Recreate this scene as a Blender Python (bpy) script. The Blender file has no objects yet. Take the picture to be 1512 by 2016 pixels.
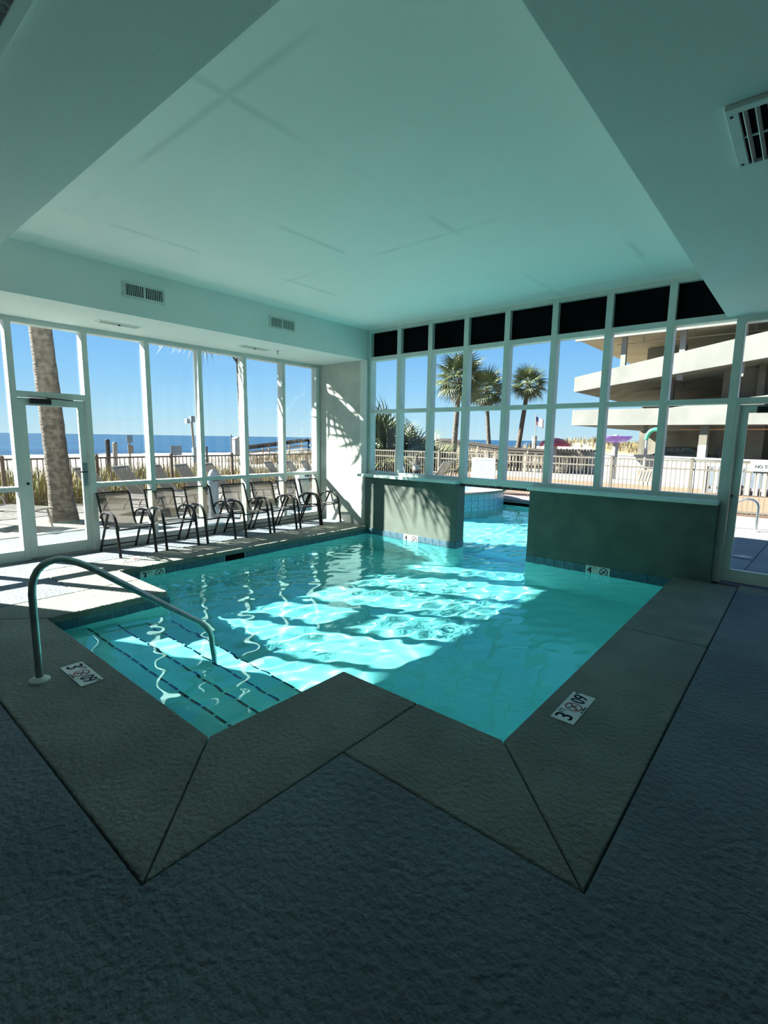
import bpy, math, random
from mathutils import Vector, Matrix

# ------------------------------------------------------------------ camera, sky, sun, exposure
scn = bpy.context.scene
COL = scn.collection
F_PX, YAW, PITCH, ROLL, CAM_H = 981.34, math.radians(40.15), math.radians(8.404), math.radians(0.871), 1.65
cam_d = bpy.data.cameras.new('camera')
cam = bpy.data.objects.new('camera', cam_d)
COL.objects.link(cam)
cam_d.sensor_fit = 'VERTICAL'
cam_d.sensor_height = 36.0
cam_d.lens = F_PX / 2016 * 36.0
cam_d.clip_end = 9000
_fw = Vector((-math.sin(YAW) * math.cos(PITCH), math.cos(YAW) * math.cos(PITCH), -math.sin(PITCH)))
_rt = Vector((math.cos(YAW), math.sin(YAW), 0))
_up = _rt.cross(_fw)
_r2 = math.cos(ROLL) * _rt + math.sin(ROLL) * _up
_u2 = -math.sin(ROLL) * _rt + math.cos(ROLL) * _up
cam.matrix_world = Matrix(((_r2.x, _u2.x, -_fw.x, 0), (_r2.y, _u2.y, -_fw.y, 0), (_r2.z, _u2.z, -_fw.z, CAM_H), (0, 0, 0, 1)))
scn.camera = cam

SUN_DIR = Vector((1.0, 0.5, -0.73)).normalized()      # direction the light travels
sun_el = math.asin(-SUN_DIR.z)
sun_d = bpy.data.lights.new('sun', 'SUN')
sun_d.energy = 24.0
sun_d.color = (1.0, 0.95, 0.87)
sun_d.angle = math.radians(0.53)
sun = bpy.data.objects.new('sun', sun_d)
sun.rotation_euler = SUN_DIR.to_track_quat('-Z', 'Y').to_euler()
sun.location = (-30, -15, 25)
COL.objects.link(sun)
sun_d.cycles.is_caustics_light = True

world = bpy.data.worlds.new('world')
scn.world = world
world.use_nodes = True
wn = world.node_tree
wn.nodes.clear()
w_out = wn.nodes.new('ShaderNodeOutputWorld')
w_bg = wn.nodes.new('ShaderNodeBackground')
w_tc = wn.nodes.new('ShaderNodeTexCoord')
w_sp = wn.nodes.new('ShaderNodeSeparateXYZ')
w_as = wn.nodes.new('ShaderNodeMath'); w_as.operation = 'ARCSINE'
w_mr = wn.nodes.new('ShaderNodeMapRange'); w_mr.inputs[1].default_value = 0.0; w_mr.inputs[2].default_value = math.pi / 2
w_rp = wn.nodes.new('ShaderNodeValToRGB')
els = w_rp.color_ramp.elements
for pos, col in ((0.0, (0.60, 0.81, 0.93, 1)), (0.025, (0.48, 0.76, 0.96, 1)), (0.06, (0.33, 0.65, 0.98, 1)), (0.12, (0.20, 0.50, 0.97, 1)), (0.3, (0.12, 0.37, 0.90, 1)), (1.0, (0.06, 0.20, 0.60, 1))):
    e = els[0] if pos == 0 else (els[-1] if pos == 1.0 else els.new(pos))
    e.position = pos; e.color = col
w_bg.inputs['Strength'].default_value = 0.67
wn.links.new(w_tc.outputs['Generated'], w_sp.inputs[0])
wn.links.new(w_sp.outputs['Z'], w_as.inputs[0])
wn.links.new(w_as.outputs[0], w_mr.inputs[0])
wn.links.new(w_mr.outputs[0], w_rp.inputs['Fac'])
wn.links.new(w_rp.outputs[0], w_bg.inputs['Color'])
wn.links.new(w_bg.outputs[0], w_out.inputs['Surface'])

scn.view_settings.view_transform = 'Standard'
scn.view_settings.look = 'None'
scn.view_settings.exposure = 0.68
scn.view_settings.gamma = 1.0
scn.view_settings.use_curve_mapping = False
scn.cycles.max_bounces = 14
scn.cycles.diffuse_bounces = 6
scn.cycles.glossy_bounces = 5
scn.cycles.transmission_bounces = 10
scn.cycles.transparent_max_bounces = 24
scn.cycles.caustics_reflective = True
scn.cycles.caustics_refractive = True
scn.cycles.sample_clamp_indirect = 6.0

rnd = random.Random(7)

# ------------------------------------------------------------------ materials
def srgb(r, g, b):
    f = lambda c: (c / 255 / 12.92) if c / 255 <= 0.04045 else ((c / 255 + 0.055) / 1.055) ** 2.4
    return (f(r), f(g), f(b), 1.0)

def M(name, col, rough=0.6, col2=None, scale=6.0, lo=0.4, hi=0.62, bump=0.0, bscale=80.0, metal=0.0, spec=0.4, detail=5.0, bdist=0.01):
    m = bpy.data.materials.new(name)
    m.use_nodes = True
    n, l = m.node_tree.nodes, m.node_tree.links
    b = n['Principled BSDF']
    b.inputs['Roughness'].default_value = rough
    b.inputs['Metallic'].default_value = metal
    b.inputs['Specular IOR Level'].default_value = spec
    b.inputs['Base Color'].default_value = col
    tc = n.new('ShaderNodeTexCoord')
    if col2 is not None:
        t = n.new('ShaderNodeTexNoise')
        t.inputs['Scale'].default_value = scale
        t.inputs['Detail'].default_value = detail
        r = n.new('ShaderNodeValToRGB')
        r.color_ramp.elements[0].position, r.color_ramp.elements[1].position = lo, hi
        r.color_ramp.elements[0].color, r.color_ramp.elements[1].color = col, col2
        l.new(tc.outputs['Object'], t.inputs['Vector'])
        l.new(t.outputs['Fac'], r.inputs['Fac'])
        l.new(r.outputs['Color'], b.inputs['Base Color'])
    if bump > 0:
        t2 = n.new('ShaderNodeTexNoise')
        t2.inputs['Scale'].default_value = bscale
        t2.inputs['Detail'].default_value = 3.0
        bp = n.new('ShaderNodeBump')
        bp.inputs['Strength'].default_value = bump
        bp.inputs['Distance'].default_value = bdist
        l.new(tc.outputs['Object'], t2.inputs['Vector'])
        l.new(t2.outputs['Fac'], bp.inputs['Height'])
        l.new(bp.outputs['Normal'], b.inputs['Normal'])
    return m

MAT = {}
MAT['deck'] = M('deck_paint', (0.105, 0.132, 0.152, 1), 0.75, (0.14, 0.172, 0.195, 1), 1.3, bump=0.9, bscale=28, bdist=0.026)
MAT['coping'] = M('coping_coating', (0.155, 0.165, 0.14, 1), 0.75, (0.20, 0.21, 0.18, 1), 2.0, bump=0.9, bscale=34, bdist=0.02)
MAT['groove'] = M('joint_sealant', (0.03, 0.03, 0.028, 1), 0.9)
MAT['plaster'] = M('wall_plaster', (0.54, 0.555, 0.515, 1), 0.8, (0.46, 0.48, 0.445, 1), 3.0, bump=0.12, bscale=160)
MAT['beam'] = M('beam_paint', (0.80, 0.85, 0.83, 1), 0.85, (0.75, 0.81, 0.785, 1), 0.8, bump=0.15, bscale=140)
MAT['lowwall'] = M('low_wall_coating', (0.115, 0.142, 0.12, 1), 0.8, (0.09, 0.115, 0.098, 1), 3.0, bump=0.15, bscale=120)
MAT['frame'] = M('frame_enamel', (0.64, 0.70, 0.67, 1), 0.4, (0.58, 0.645, 0.615, 1), 4.0)
MAT['sill'] = M('sill_paint', (0.66, 0.75, 0.71, 1), 0.5, (0.58, 0.67, 0.63, 1), 6.0)
MAT['black'] = M('black_panel', (0.006, 0.008, 0.009, 1), 0.9, (0.004, 0.005, 0.006, 1), 3.0, spec=0.02)
MAT['blackmetal'] = M('black_powder_coat', (0.016, 0.016, 0.017, 1), 0.35, (0.022, 0.022, 0.023, 1), 20)
MAT['bronze'] = M('bronze_fence', (0.07, 0.045, 0.03, 1), 0.5, (0.09, 0.06, 0.04, 1), 10)
MAT['tanfence'] = M('tan_fence', (0.15, 0.13, 0.105, 1), 0.5, (0.125, 0.108, 0.088, 1), 10)
MAT['steel'] = M('brushed_steel', (0.55, 0.56, 0.56, 1), 0.28, (0.46, 0.47, 0.47, 1), 30, metal=1.0)
MAT['railtube'] = M('weathered_rail', (0.42, 0.45, 0.43, 1), 0.35, (0.33, 0.36, 0.34, 1), 20, metal=0.85)
MAT['flange'] = M('flange_plastic', (0.72, 0.74, 0.70, 1), 0.5, (0.66, 0.68, 0.64, 1), 15)
MAT['basin'] = M('pool_plaster', (0.43, 0.69, 0.68, 1), 0.8, (0.48, 0.73, 0.72, 1), 1.5, bump=0.05, bscale=40)
MAT['tile'] = M('waterline_tile', (0.05, 0.105, 0.15, 1), 0.25, (0.10, 0.17, 0.215, 1), 5.0)
MAT['spatile'] = M('spa_tile', (0.11, 0.25, 0.33, 1), 0.25, (0.17, 0.32, 0.39, 1), 4.0)
MAT['stepdash'] = M('step_edge_tile', (0.006, 0.012, 0.03, 1), 0.5, (0.01, 0.016, 0.035, 1), 9.0)
MAT['marker'] = M('marker_tile', (0.72, 0.74, 0.68, 1), 0.4, (0.64, 0.66, 0.6, 1), 9.0)
MAT['ink'] = M('black_ink', (0.015, 0.017, 0.018, 1), 0.5, (0.03, 0.03, 0.03, 1), 30)
MAT['red'] = M('red_ink', (0.42, 0.06, 0.05, 1), 0.5, (0.35, 0.07, 0.06, 1), 30)
MAT['conc'] = M('pale_concrete', (0.17, 0.165, 0.152, 1), 0.85, (0.205, 0.20, 0.185, 1), 1.1, bump=0.2, bscale=50)
MAT['apron'] = M('grey_apron_concrete', (0.064, 0.075, 0.083, 1), 0.85, (0.082, 0.093, 0.101, 1), 1.4, bump=0.2, bscale=50)
MAT['kerb'] = M('white_kerb', (0.30, 0.30, 0.285, 1), 0.8, (0.26, 0.26, 0.25, 1), 5)
MAT['sand'] = M('white_sand', (0.22, 0.205, 0.185, 1), 0.95, (0.165, 0.155, 0.135, 1), 0.35, bump=0.6, bscale=2.5)
MAT['dune'] = M('dune_ground', (0.30, 0.235, 0.13, 1), 0.95, (0.22, 0.19, 0.10, 1), 1.0, bump=0.6, bscale=8)
MAT['grass'] = M('dune_grass', (0.24, 0.19, 0.085, 1), 0.8, (0.15, 0.16, 0.045, 1), 0.9)
MAT['seaoat'] = M('sea_oat', (0.20, 0.145, 0.068, 1), 0.8, (0.13, 0.105, 0.05, 1), 0.7)
MAT['frond'] = M('palm_frond', (0.06, 0.085, 0.028, 1), 0.5, (0.105, 0.12, 0.042, 1), 1.5)
MAT['deadfrond'] = M('dry_frond', (0.27, 0.20, 0.12, 1), 0.8, (0.2, 0.15, 0.09, 1), 3)
MAT['petiole'] = M('petiole', (0.16, 0.18, 0.07, 1), 0.6, (0.2, 0.19, 0.09, 1), 3)
MAT['wood'] = M('weathered_wood', (0.17, 0.145, 0.115, 1), 0.85, (0.25, 0.215, 0.175, 1), 3.0)
MAT['darkwood'] = M('dark_wood', (0.022, 0.018, 0.016, 1), 0.85, (0.038, 0.031, 0.026, 1), 3.0)
MAT['palewood'] = M('pale_wood', (0.22, 0.185, 0.145, 1), 0.85, (0.17, 0.14, 0.11, 1), 3.0)
MAT['white'] = M('white_paint', (0.24, 0.24, 0.235, 1), 0.5, (0.21, 0.21, 0.205, 1), 4)
MAT['garage'] = M('garage_parapet', (0.215, 0.215, 0.20, 1), 0.85, (0.18, 0.18, 0.165, 1), 0.8, bump=0.1, bscale=10)
MAT['garagein'] = M('garage_concrete', (0.17, 0.155, 0.125, 1), 0.9, (0.11, 0.10, 0.082, 1), 0.7, bump=0.2, bscale=5)
MAT['garagesoffit'] = M('garage_soffit', (0.40, 0.34, 0.24, 1), 0.9, (0.34, 0.29, 0.21, 1), 0.5)
MAT['purple'] = M('purple_fibreglass', (0.22, 0.12, 0.48, 1), 0.35, (0.27, 0.15, 0.52, 1), 3)
MAT['redplastic'] = M('red_fibreglass', (0.50, 0.07, 0.07, 1), 0.35, (0.42, 0.06, 0.06, 1), 3)
MAT['greenplastic'] = M('green_pipe', (0.05, 0.42, 0.22, 1), 0.35, (0.06, 0.36, 0.2, 1), 3)
MAT['loungerframe'] = M('lounger_frame', (0.22, 0.19, 0.165, 1), 0.4, (0.19, 0.165, 0.14, 1), 10)
MAT['binmetal'] = M('blue_grey_bin', (0.12, 0.15, 0.19, 1), 0.5, (0.15, 0.18, 0.215, 1), 5)
MAT['cargreen'] = M('dark_car_paint', (0.03, 0.04, 0.035, 1), 0.15, (0.035, 0.045, 0.04, 1), 3, spec=0.8)
MAT['carglass'] = M('car_glass', (0.02, 0.03, 0.03, 1), 0.05, (0.02, 0.025, 0.03, 1), 3, spec=0.9)
MAT['tyre'] = M('tyre_rubber', (0.015, 0.015, 0.015, 1), 0.9, (0.02, 0.02, 0.02, 1), 9)
MAT['flagred'] = M('flag_red', (0.40, 0.04, 0.06, 1), 0.8, (0.36, 0.04, 0.05, 1), 5)
MAT['flagblue'] = M('flag_blue', (0.04, 0.05, 0.20, 1), 0.8, (0.04, 0.06, 0.17, 1), 5)
MAT['flagwhite'] = M('flag_white', (0.70, 0.70, 0.70, 1), 0.8, (0.65, 0.65, 0.65, 1), 5)
MAT['signwhite'] = M('sign_white', (0.33, 0.36, 0.36, 1), 0.4, (0.3, 0.33, 0.33, 1), 6)
MAT['brass'] = M('orange_pipe', (0.40, 0.2, 0.1, 1), 0.5, (0.33, 0.17, 0.09, 1), 6)

def trunk_mat():
    m = M('palm_trunk', (0.052, 0.042, 0.034, 1), 0.9, (0.135, 0.112, 0.09, 1), 11.0, lo=0.35, hi=0.65)
    n, l = m.node_tree.nodes, m.node_tree.links
    b = n['Principled BSDF']
    tc = n.new('ShaderNodeTexCoord'); mp = n.new('ShaderNodeMapping')
    mp.inputs['Scale'].default_value = (6, 6, 34)
    t = n.new('ShaderNodeTexNoise'); t.inputs['Scale'].default_value = 1.0; t.inputs['Detail'].default_value = 6
    bp = n.new('ShaderNodeBump'); bp.inputs['Strength'].default_value = 1.0; bp.inputs['Distance'].default_value = 0.03
    l.new(tc.outputs['Object'], mp.inputs['Vector']); l.new(mp.outputs[0], t.inputs['Vector'])
    l.new(t.outputs['Fac'], bp.inputs['Height']); l.new(bp.outputs[0], b.inputs['Normal'])
    return m
MAT['trunk'] = trunk_mat()

def ceiling_mat():
    m = M('ceiling_plaster', (0.93, 0.94, 0.90, 1), 0.85, (0.90, 0.915, 0.875, 1), 0.7, bump=0.12, bscale=120)
    n, l = m.node_tree.nodes, m.node_tree.links
    b = n['Principled BSDF']
    base = b.inputs['Base Color'].links[0].from_socket
    tc = n.new('ShaderNodeTexCoord'); sp = n.new('ShaderNodeSeparateXYZ')
    l.new(tc.outputs['Object'], sp.inputs[0])
    def stripe(sock, period, off, width):
        a = n.new('ShaderNodeMath'); a.operation = 'ADD'; a.inputs[1].default_value = off
        l.new(sock, a.inputs[0])
        p = n.new('ShaderNodeMath'); p.operation = 'PINGPONG'; p.inputs[1].default_value = period / 2
        l.new(a.outputs[0], p.inputs[0])
        r = n.new('ShaderNodeMapRange'); r.inputs[1].default_value = 0.0; r.inputs[2].default_value = width
        r.inputs[3].default_value = 1.0; r.inputs[4].default_value = 0.0
        l.new(p.outputs[0], r.inputs[0])
        return r.outputs[0]
    s1 = stripe(sp.outputs['X'], 1.22, 0.35, 0.055)
    s2 = stripe(sp.outputs['Y'], 2.44, 0.6, 0.04)
    mx = n.new('ShaderNodeMath'); mx.operation = 'MAXIMUM'
    l.new(s1, mx.inputs[0]); l.new(s2, mx.inputs[1])
    nz = n.new('ShaderNodeTexNoise'); nz.inputs['Scale'].default_value = 0.9; nz.inputs['Detail'].default_value = 4
    l.new(tc.outputs['Object'], nz.inputs['Vector'])
    nr = n.new('ShaderNodeMapRange'); nr.inputs[1].default_value = 0.5; nr.inputs[2].default_value = 0.62
    l.new(nz.outputs['Fac'], nr.inputs[0])
    ml = n.new('ShaderNodeMath'); ml.operation = 'MULTIPLY'
    l.new(mx.outputs[0], ml.inputs[0]); l.new(nr.outputs[0], ml.inputs[1])
    m2 = n.new('ShaderNodeMath'); m2.operation = 'MULTIPLY'; m2.inputs[1].default_value = 0.42
    l.new(ml.outputs[0], m2.inputs[0])
    mix = n.new('ShaderNodeMix'); mix.data_type = 'RGBA'
    l.new(m2.outputs[0], mix.inputs[0]); l.new(base, mix.inputs[6])
    mix.inputs[7].default_value = (0.55, 0.64, 0.61, 1)
    l.new(mix.outputs[2], b.inputs['Base Color'])
    return m
MAT['ceiling'] = ceiling_mat()

def thin_mat(name, tint, rough, ior, extra=None):
    """clear sheet: straight transmission plus Fresnel reflection"""
    m = bpy.data.materials.new(name); m.use_nodes = True
    n, l = m.node_tree.nodes, m.node_tree.links
    n.clear()
    o = n.new('ShaderNodeOutputMaterial'); t = n.new('ShaderNodeBsdfTransparent'); g = n.new('ShaderNodeBsdfGlossy')
    f = n.new('ShaderNodeLayerWeight'); f.inputs['Blend'].default_value = 0.5; mx = n.new('ShaderNodeMixShader')
    t.inputs['Color'].default_value = tint
    g.inputs['Roughness'].default_value = rough
    r0 = ((ior - 1) / (ior + 1)) ** 2
    pw = n.new('ShaderNodeMath'); pw.operation = 'POWER'; pw.inputs[1].default_value = 5.0
    ma = n.new('ShaderNodeMath'); ma.operation = 'MULTIPLY_ADD'; ma.inputs[1].default_value = 1 - r0; ma.inputs[2].default_value = r0
    l.new(f.outputs['Facing'], pw.inputs[0]); l.new(pw.outputs[0], ma.inputs[0])
    l.new(ma.outputs[0], mx.inputs[0]); l.new(t.outputs[0], mx.inputs[1]); l.new(g.outputs[0], mx.inputs[2])
    l.new(mx.outputs[0], o.inputs['Surface'])
    return m
MAT['glass'] = thin_mat('window_glass', (0.95, 0.98, 0.97, 1), 0.0, 1.38)

def sling_mat(name, col, col2, open_, through):
    m = M(name, col, 0.7, col2, 60)
    n, l = m.node_tree.nodes, m.node_tree.links
    b = n['Principled BSDF']; o = n['Material Output']
    t = n.new('ShaderNodeBsdfTransparent'); mx = n.new('ShaderNodeMixShader')
    mx.inputs[0].default_value = open_
    tl = n.new('ShaderNodeBsdfTranslucent'); tl.inputs['Color'].default_value = tuple(min(1, c * 1.6) for c in col[:3]) + (1,)
    m0 = n.new('ShaderNodeMixShader'); m0.inputs[0].default_value = through
    l.new(b.outputs[0], m0.inputs[1]); l.new(tl.outputs[0], m0.inputs[2])
    l.new(m0.outputs[0], mx.inputs[1]); l.new(t.outputs[0], mx.inputs[2]); l.new(mx.outputs[0], o.inputs['Surface'])
    return m
MAT['sling'] = sling_mat('mesh_sling', (0.062, 0.056, 0.044, 1), (0.045, 0.04, 0.032, 1), 0.30, 0.35)
MAT['loungersling'] = sling_mat('lounger_sling', (0.075, 0.07, 0.062, 1), (0.055, 0.052, 0.047, 1), 0.08, 0.2)

def water_mat():
    m = bpy.data.materials.new('pool_water'); m.use_nodes = True
    n, l = m.node_tree.nodes, m.node_tree.links
    n.clear()
    o = n.new('ShaderNodeOutputMaterial')
    g = n.new('ShaderNodeBsdfGlass')
    g.inputs['Color'].default_value = (0.54, 0.90, 0.92, 1); g.inputs['IOR'].default_value = 1.33; g.inputs['Roughness'].default_value = 0.0
    l.new(g.outputs[0], o.inputs['Surface'])
    return m
MAT['water'] = water_mat()

def sea_mat():
    m = M('sea_water', (0.035, 0.16, 0.30, 1), 0.35, (0.05, 0.21, 0.36, 1), 0.02, spec=0.12)
    n, l = m.node_tree.nodes, m.node_tree.links
    b = n['Principled BSDF']
    tc = n.new('ShaderNodeTexCoord'); mp = n.new('ShaderNodeMapping'); mp.inputs['Scale'].default_value = (0.10, 0.012, 1)
    t = n.new('ShaderNodeTexNoise'); t.inputs['Scale'].default_value = 1.0; t.inputs['Detail'].default_value = 6
    rp = n.new('ShaderNodeValToRGB'); rp.color_ramp.elements[0].position = 0.35; rp.color_ramp.elements[1].position = 0.68
    rp.color_ramp.elements[0].color = (0.004, 0.024, 0.055, 1); rp.color_ramp.elements[1].color = (0.010, 0.045, 0.085, 1)
    l.new(tc.outputs['Object'], mp.inputs['Vector']); l.new(mp.outputs[0], t.inputs['Vector'])
    l.new(t.outputs['Fac'], rp.inputs['Fac']); l.new(rp.outputs[0], b.inputs['Base Color'])
    return m
MAT['sea'] = sea_mat()

def brick_mat(name, c1, c2, mortar, scale, w=0.5, h=0.25, off=0.5):
    m = bpy.data.materials.new(name); m.use_nodes = True
    n, l = m.node_tree.nodes, m.node_tree.links
    b = n['Principled BSDF']; b.inputs['Roughness'].default_value = 0.85
    tc = n.new('ShaderNodeTexCoord'); t = n.new('ShaderNodeTexBrick')
    t.inputs['Scale'].default_value = scale; t.inputs['Color1'].default_value = c1; t.inputs['Color2'].default_value = c2
    t.inputs['Mortar'].default_value = mortar; t.inputs['Mortar Size'].default_value = 0.012
    t.inputs['Brick Width'].default_value = w; t.inputs['Row Height'].default_value = h; t.offset = off
    l.new(tc.outputs['Object'], t.inputs['Vector']); l.new(t.outputs['Color'], b.inputs['Base Color'])
    return m
MAT['pavers'] = brick_mat('grey_pavers', (0.09, 0.082, 0.072, 1), (0.12, 0.11, 0.097, 1), (0.06, 0.054, 0.048, 1), 1.0, 0.24, 0.12)
MAT['brickway'] = brick_mat('orange_pavers', (0.19, 0.092, 0.05, 1), (0.225, 0.12, 0.068, 1), (0.16, 0.11, 0.075, 1), 1.0, 0.24, 0.12)

# ------------------------------------------------------------------ mesh helpers
class MB:
    def __init__(s): s.v = []; s.f = []
    def box(s, x0, x1, y0, y1, z0, z1):
        b = len(s.v)
        s.v += [(x0, y0, z0), (x1, y0, z0), (x1, y1, z0), (x0, y1, z0), (x0, y0, z1), (x1, y0, z1), (x1, y1, z1), (x0, y1, z1)]
        s.f += [tuple(b + i for i in q) for q in ((0, 3, 2, 1), (4, 5, 6, 7), (0, 1, 5, 4), (1, 2, 6, 5), (2, 3, 7, 6), (3, 0, 4, 7))]
        return s
    def bar(s, p, q, w, h, up=(0, 0, 1)):
        """rectangular bar from p to q, w across, h along up"""
        p, q, up = Vector(p), Vector(q), Vector(up)
        d = (q - p).normalized(); r = d.cross(up)
        if r.length < 1e-4: r = d.cross(Vector((1, 0, 0)))
        r.normalize(); u = r.cross(d).normalized()
        b = len(s.v)
        for c in (p, q):
            for a, e in ((-1, -1), (1, -1), (1, 1), (-1, 1)):
                s.v.append(tuple(c + r * (a * w / 2) + u * (e * h / 2)))
        s.f += [tuple(b + i for i in k) for k in ((0, 1, 2, 3), (7, 6, 5, 4), (0, 4, 5, 1), (1, 5, 6, 2), (2, 6, 7, 3), (3, 7, 4, 0))]
        return s
    def prism(s, poly, z0, z1):
        b = len(s.v); n = len(poly)
        s.v += [(x, y, z0) for x, y in poly] + [(x, y, z1) for x, y in poly]
        s.f += [tuple(b + i for i in reversed(range(n))), tuple(b + n + i for i in range(n))]
        s.f += [(b + i, b + (i + 1) % n, b + n + (i + 1) % n, b + n + i) for i in range(n)]
        return s
    def prism_axis(s, poly, a0, a1, axis):
        """poly given in the plane normal to axis: 'x' -> (y,z), 'y' -> (x,z)"""
        b = len(s.v); n = len(poly)
        for a in (a0, a1):
            for u, w in poly: s.v.append((a, u, w) if axis == 'x' else (u, a, w))
        s.f += [tuple(b + i for i in reversed(range(n))), tuple(b + n + i for i in range(n))]
        s.f += [(b + i, b + (i + 1) % n, b + n + (i + 1) % n, b + n + i) for i in range(n)]
        return s
    def tube(s, pts, r, n=8, caps=True):
        pts = [Vector(p) for p in pts]; rr = r if isinstance(r, (list, tuple)) else [r] * len(pts)
        b = len(s.v); prev = None
        for i, p in enumerate(pts):
            t = (pts[min(i + 1, len(pts) - 1)] - pts[max(i - 1, 0)]).normalized()
            if prev is None:
                a = Vector((0, 0, 1)) if abs(t.z) < 0.9 else Vector((1, 0, 0))
                u = t.cross(a).normalized()
            else:
                u = (prev - t * prev.dot(t)).normalized()
            w = t.cross(u); prev = u
            for k in range(n):
                a = 2 * math.pi * k / n
                s.v.append(tuple(p + (u * math.cos(a) + w * math.sin(a)) * rr[i]))
        for i in range(len(pts) - 1):
            for k in range(n):
                k2 = (k + 1) % n
                s.f.append((b + i * n + k, b + i * n + k2, b + (i + 1) * n + k2, b + (i + 1) * n + k))
        if caps:
            s.f.append(tuple(b + k for k in reversed(range(n))))
            s.f.append(tuple(b + (len(pts) - 1) * n + k for k in range(n)))
        return s
    def lathe(s, prof, n=20, c=(0, 0, 0)):
        b = len(s.v)
        for r, z in prof:
            for k in range(n):
                a = 2 * math.pi * k / n
                s.v.append((c[0] + r * math.cos(a), c[1] + r * math.sin(a), c[2] + z))
        for i in range(len(prof) - 1):
            for k in range(n):
                k2 = (k + 1) % n
                s.f.append((b + i * n + k, b + i * n + k2, b + (i + 1) * n + k2, b + (i + 1) * n + k))
        s.f.append(tuple(b + k for k in reversed(range(n))))
        s.f.append(tuple(b + (len(prof) - 1) * n + k for k in range(n)))
        return s
    def face(s, *p):
        b = len(s.v); s.v += [tuple(q) for q in p]; s.f.append(tuple(range(b, b + len(p)))); return s
    def mesh(s, name, off=(0, 0, 0), smooth=False):
        me = bpy.data.meshes.new(name)
        me.from_pydata([(x - off[0], y - off[1], z - off[2]) for x, y, z in s.v], [], s.f)
        if smooth:
            me.polygons.foreach_set('use_smooth', [True] * len(me.polygons))
            me.set_sharp_from_angle(angle=math.radians(40))
        me.update()
        return me
    def build(s, name, mat, parent=None, smooth=False, local=False, bevel=0.0):
        """link as ONE object; coordinates are world ones unless local (then in the parent's frame)"""
        off = (0, 0, 0)
        if parent is not None and not local:
            p = parent; off = Vector((0, 0, 0))
            while p is not None: off = off + Vector(p.location); p = p.parent
        me = s.mesh(name, off, smooth)
        me.materials.append(MAT[mat] if isinstance(mat, str) else mat)
        o = bpy.data.objects.new(name, me); COL.objects.link(o)
        if parent is not None: o.parent = parent
        if bevel > 0:
            bv = o.modifiers.new('bevel', 'BEVEL'); bv.width = bevel; bv.segments = 2; bv.limit_method = 'ANGLE'
        return o

def put(name, me, parent, loc=(0, 0, 0), rot=(0, 0, 0), scale=(1, 1, 1)):
    o = bpy.data.objects.new(name, me); COL.objects.link(o)
    o.parent = parent; o.location = loc; o.rotation_euler = rot; o.scale = scale
    return o

def tag(o, label, cat, group=None, kind=None):
    o['label'] = label; o['category'] = cat
    if group: o['group'] = group
    if kind: o['kind'] = kind
    return o

def thing(name, label, cat, loc=(0, 0, 0), rz=0.0, group=None):
    o = bpy.data.objects.new(name, None); COL.objects.link(o)
    o.location = loc; o.rotation_euler = (0, 0, rz); o.empty_display_size = 0.2
    return tag(o, label, cat, group)

def struct(o, label=None):
    o['kind'] = 'structure'
    if label: o['label'] = label
    return o

def struct_empty(name, loc=(0, 0, 0), label=None):
    o = bpy.data.objects.new(name, None); COL.objects.link(o); o.location = loc
    return struct(o, label)

def copy_tree(o, loc=None, rz=None, label=None, parent=None):
    c = o.copy(); COL.objects.link(c)
    if parent is not None: c.parent = parent
    if loc is not None: c.location = loc
    if rz is not None: c.rotation_euler = (0, 0, rz)
    if label: c['label'] = label
    for ch in list(o.children): copy_tree(ch, parent=c)
    return c

def arc(p0, p1, p2, n=6):
    """quadratic curve points"""
    p0, p1, p2 = Vector(p0), Vector(p1), Vector(p2)
    return [tuple(p0 * (1 - t) ** 2 + p1 * 2 * t * (1 - t) + p2 * t * t) for t in [i / n for i in range(n + 1)]]

def text_mesh(body, size, depth=0.001, align='CENTER'):
    c = bpy.data.curves.new('lettering', 'FONT'); c.body = body; c.size = size; c.extrude = depth
    c.align_x = align; c.align_y = 'CENTER'; c.resolution_u = 3
    o = bpy.data.objects.new('lettering_tmp', c); COL.objects.link(o)
    dg = bpy.context.evaluated_depsgraph_get(); dg.update()
    me = bpy.data.meshes.new_from_object(o.evaluated_get(dg))
    bpy.data.objects.remove(o); bpy.data.curves.remove(c)
    return me

# ------------------------------------------------------------------ room shell: floor, coping, pool
WATER_Z = -0.14
GX = -7.64                       # inner face of the beach-side glazing
G = 0.008
floor_mb = MB()
for x0, x1, y0, y1 in ((-7.64, 5, -4, 0.68 - G), (-7.64, -5.74 - G, 0.68 - G, 1.79 - G), (-7.64, -6.94 - G, 1.79 - G, 7.0),
                       (-1.72 + G, 5, 0.68 - G, 1.73 - G), (-0.465 + G, 5, 1.73 - G, 6.72 - G)):
    floor_mb.box(x0, x1, y0, y1, -0.06, 0.0)
floor = struct(floor_mb.build('floor', 'deck'), 'blue grey textured concrete deck around the pool')
bed = MB()
for x0, x1, y0, y1 in ((-7.9, 5, -4, 1.28), (-7.9, -5.14, 1.28, 2.45), (-7.9, -6.34, 2.45, 7.0), (-2.32, 5, 1.28, 2.34), (-1.07, 5, 2.34, 6.95), (-0.74, 5, 6.95, 7.2)):
    bed.box(x0, x1, y0, y1, -0.3, -0.016)
bed.build('joint_bed', 'groove', floor)

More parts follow.
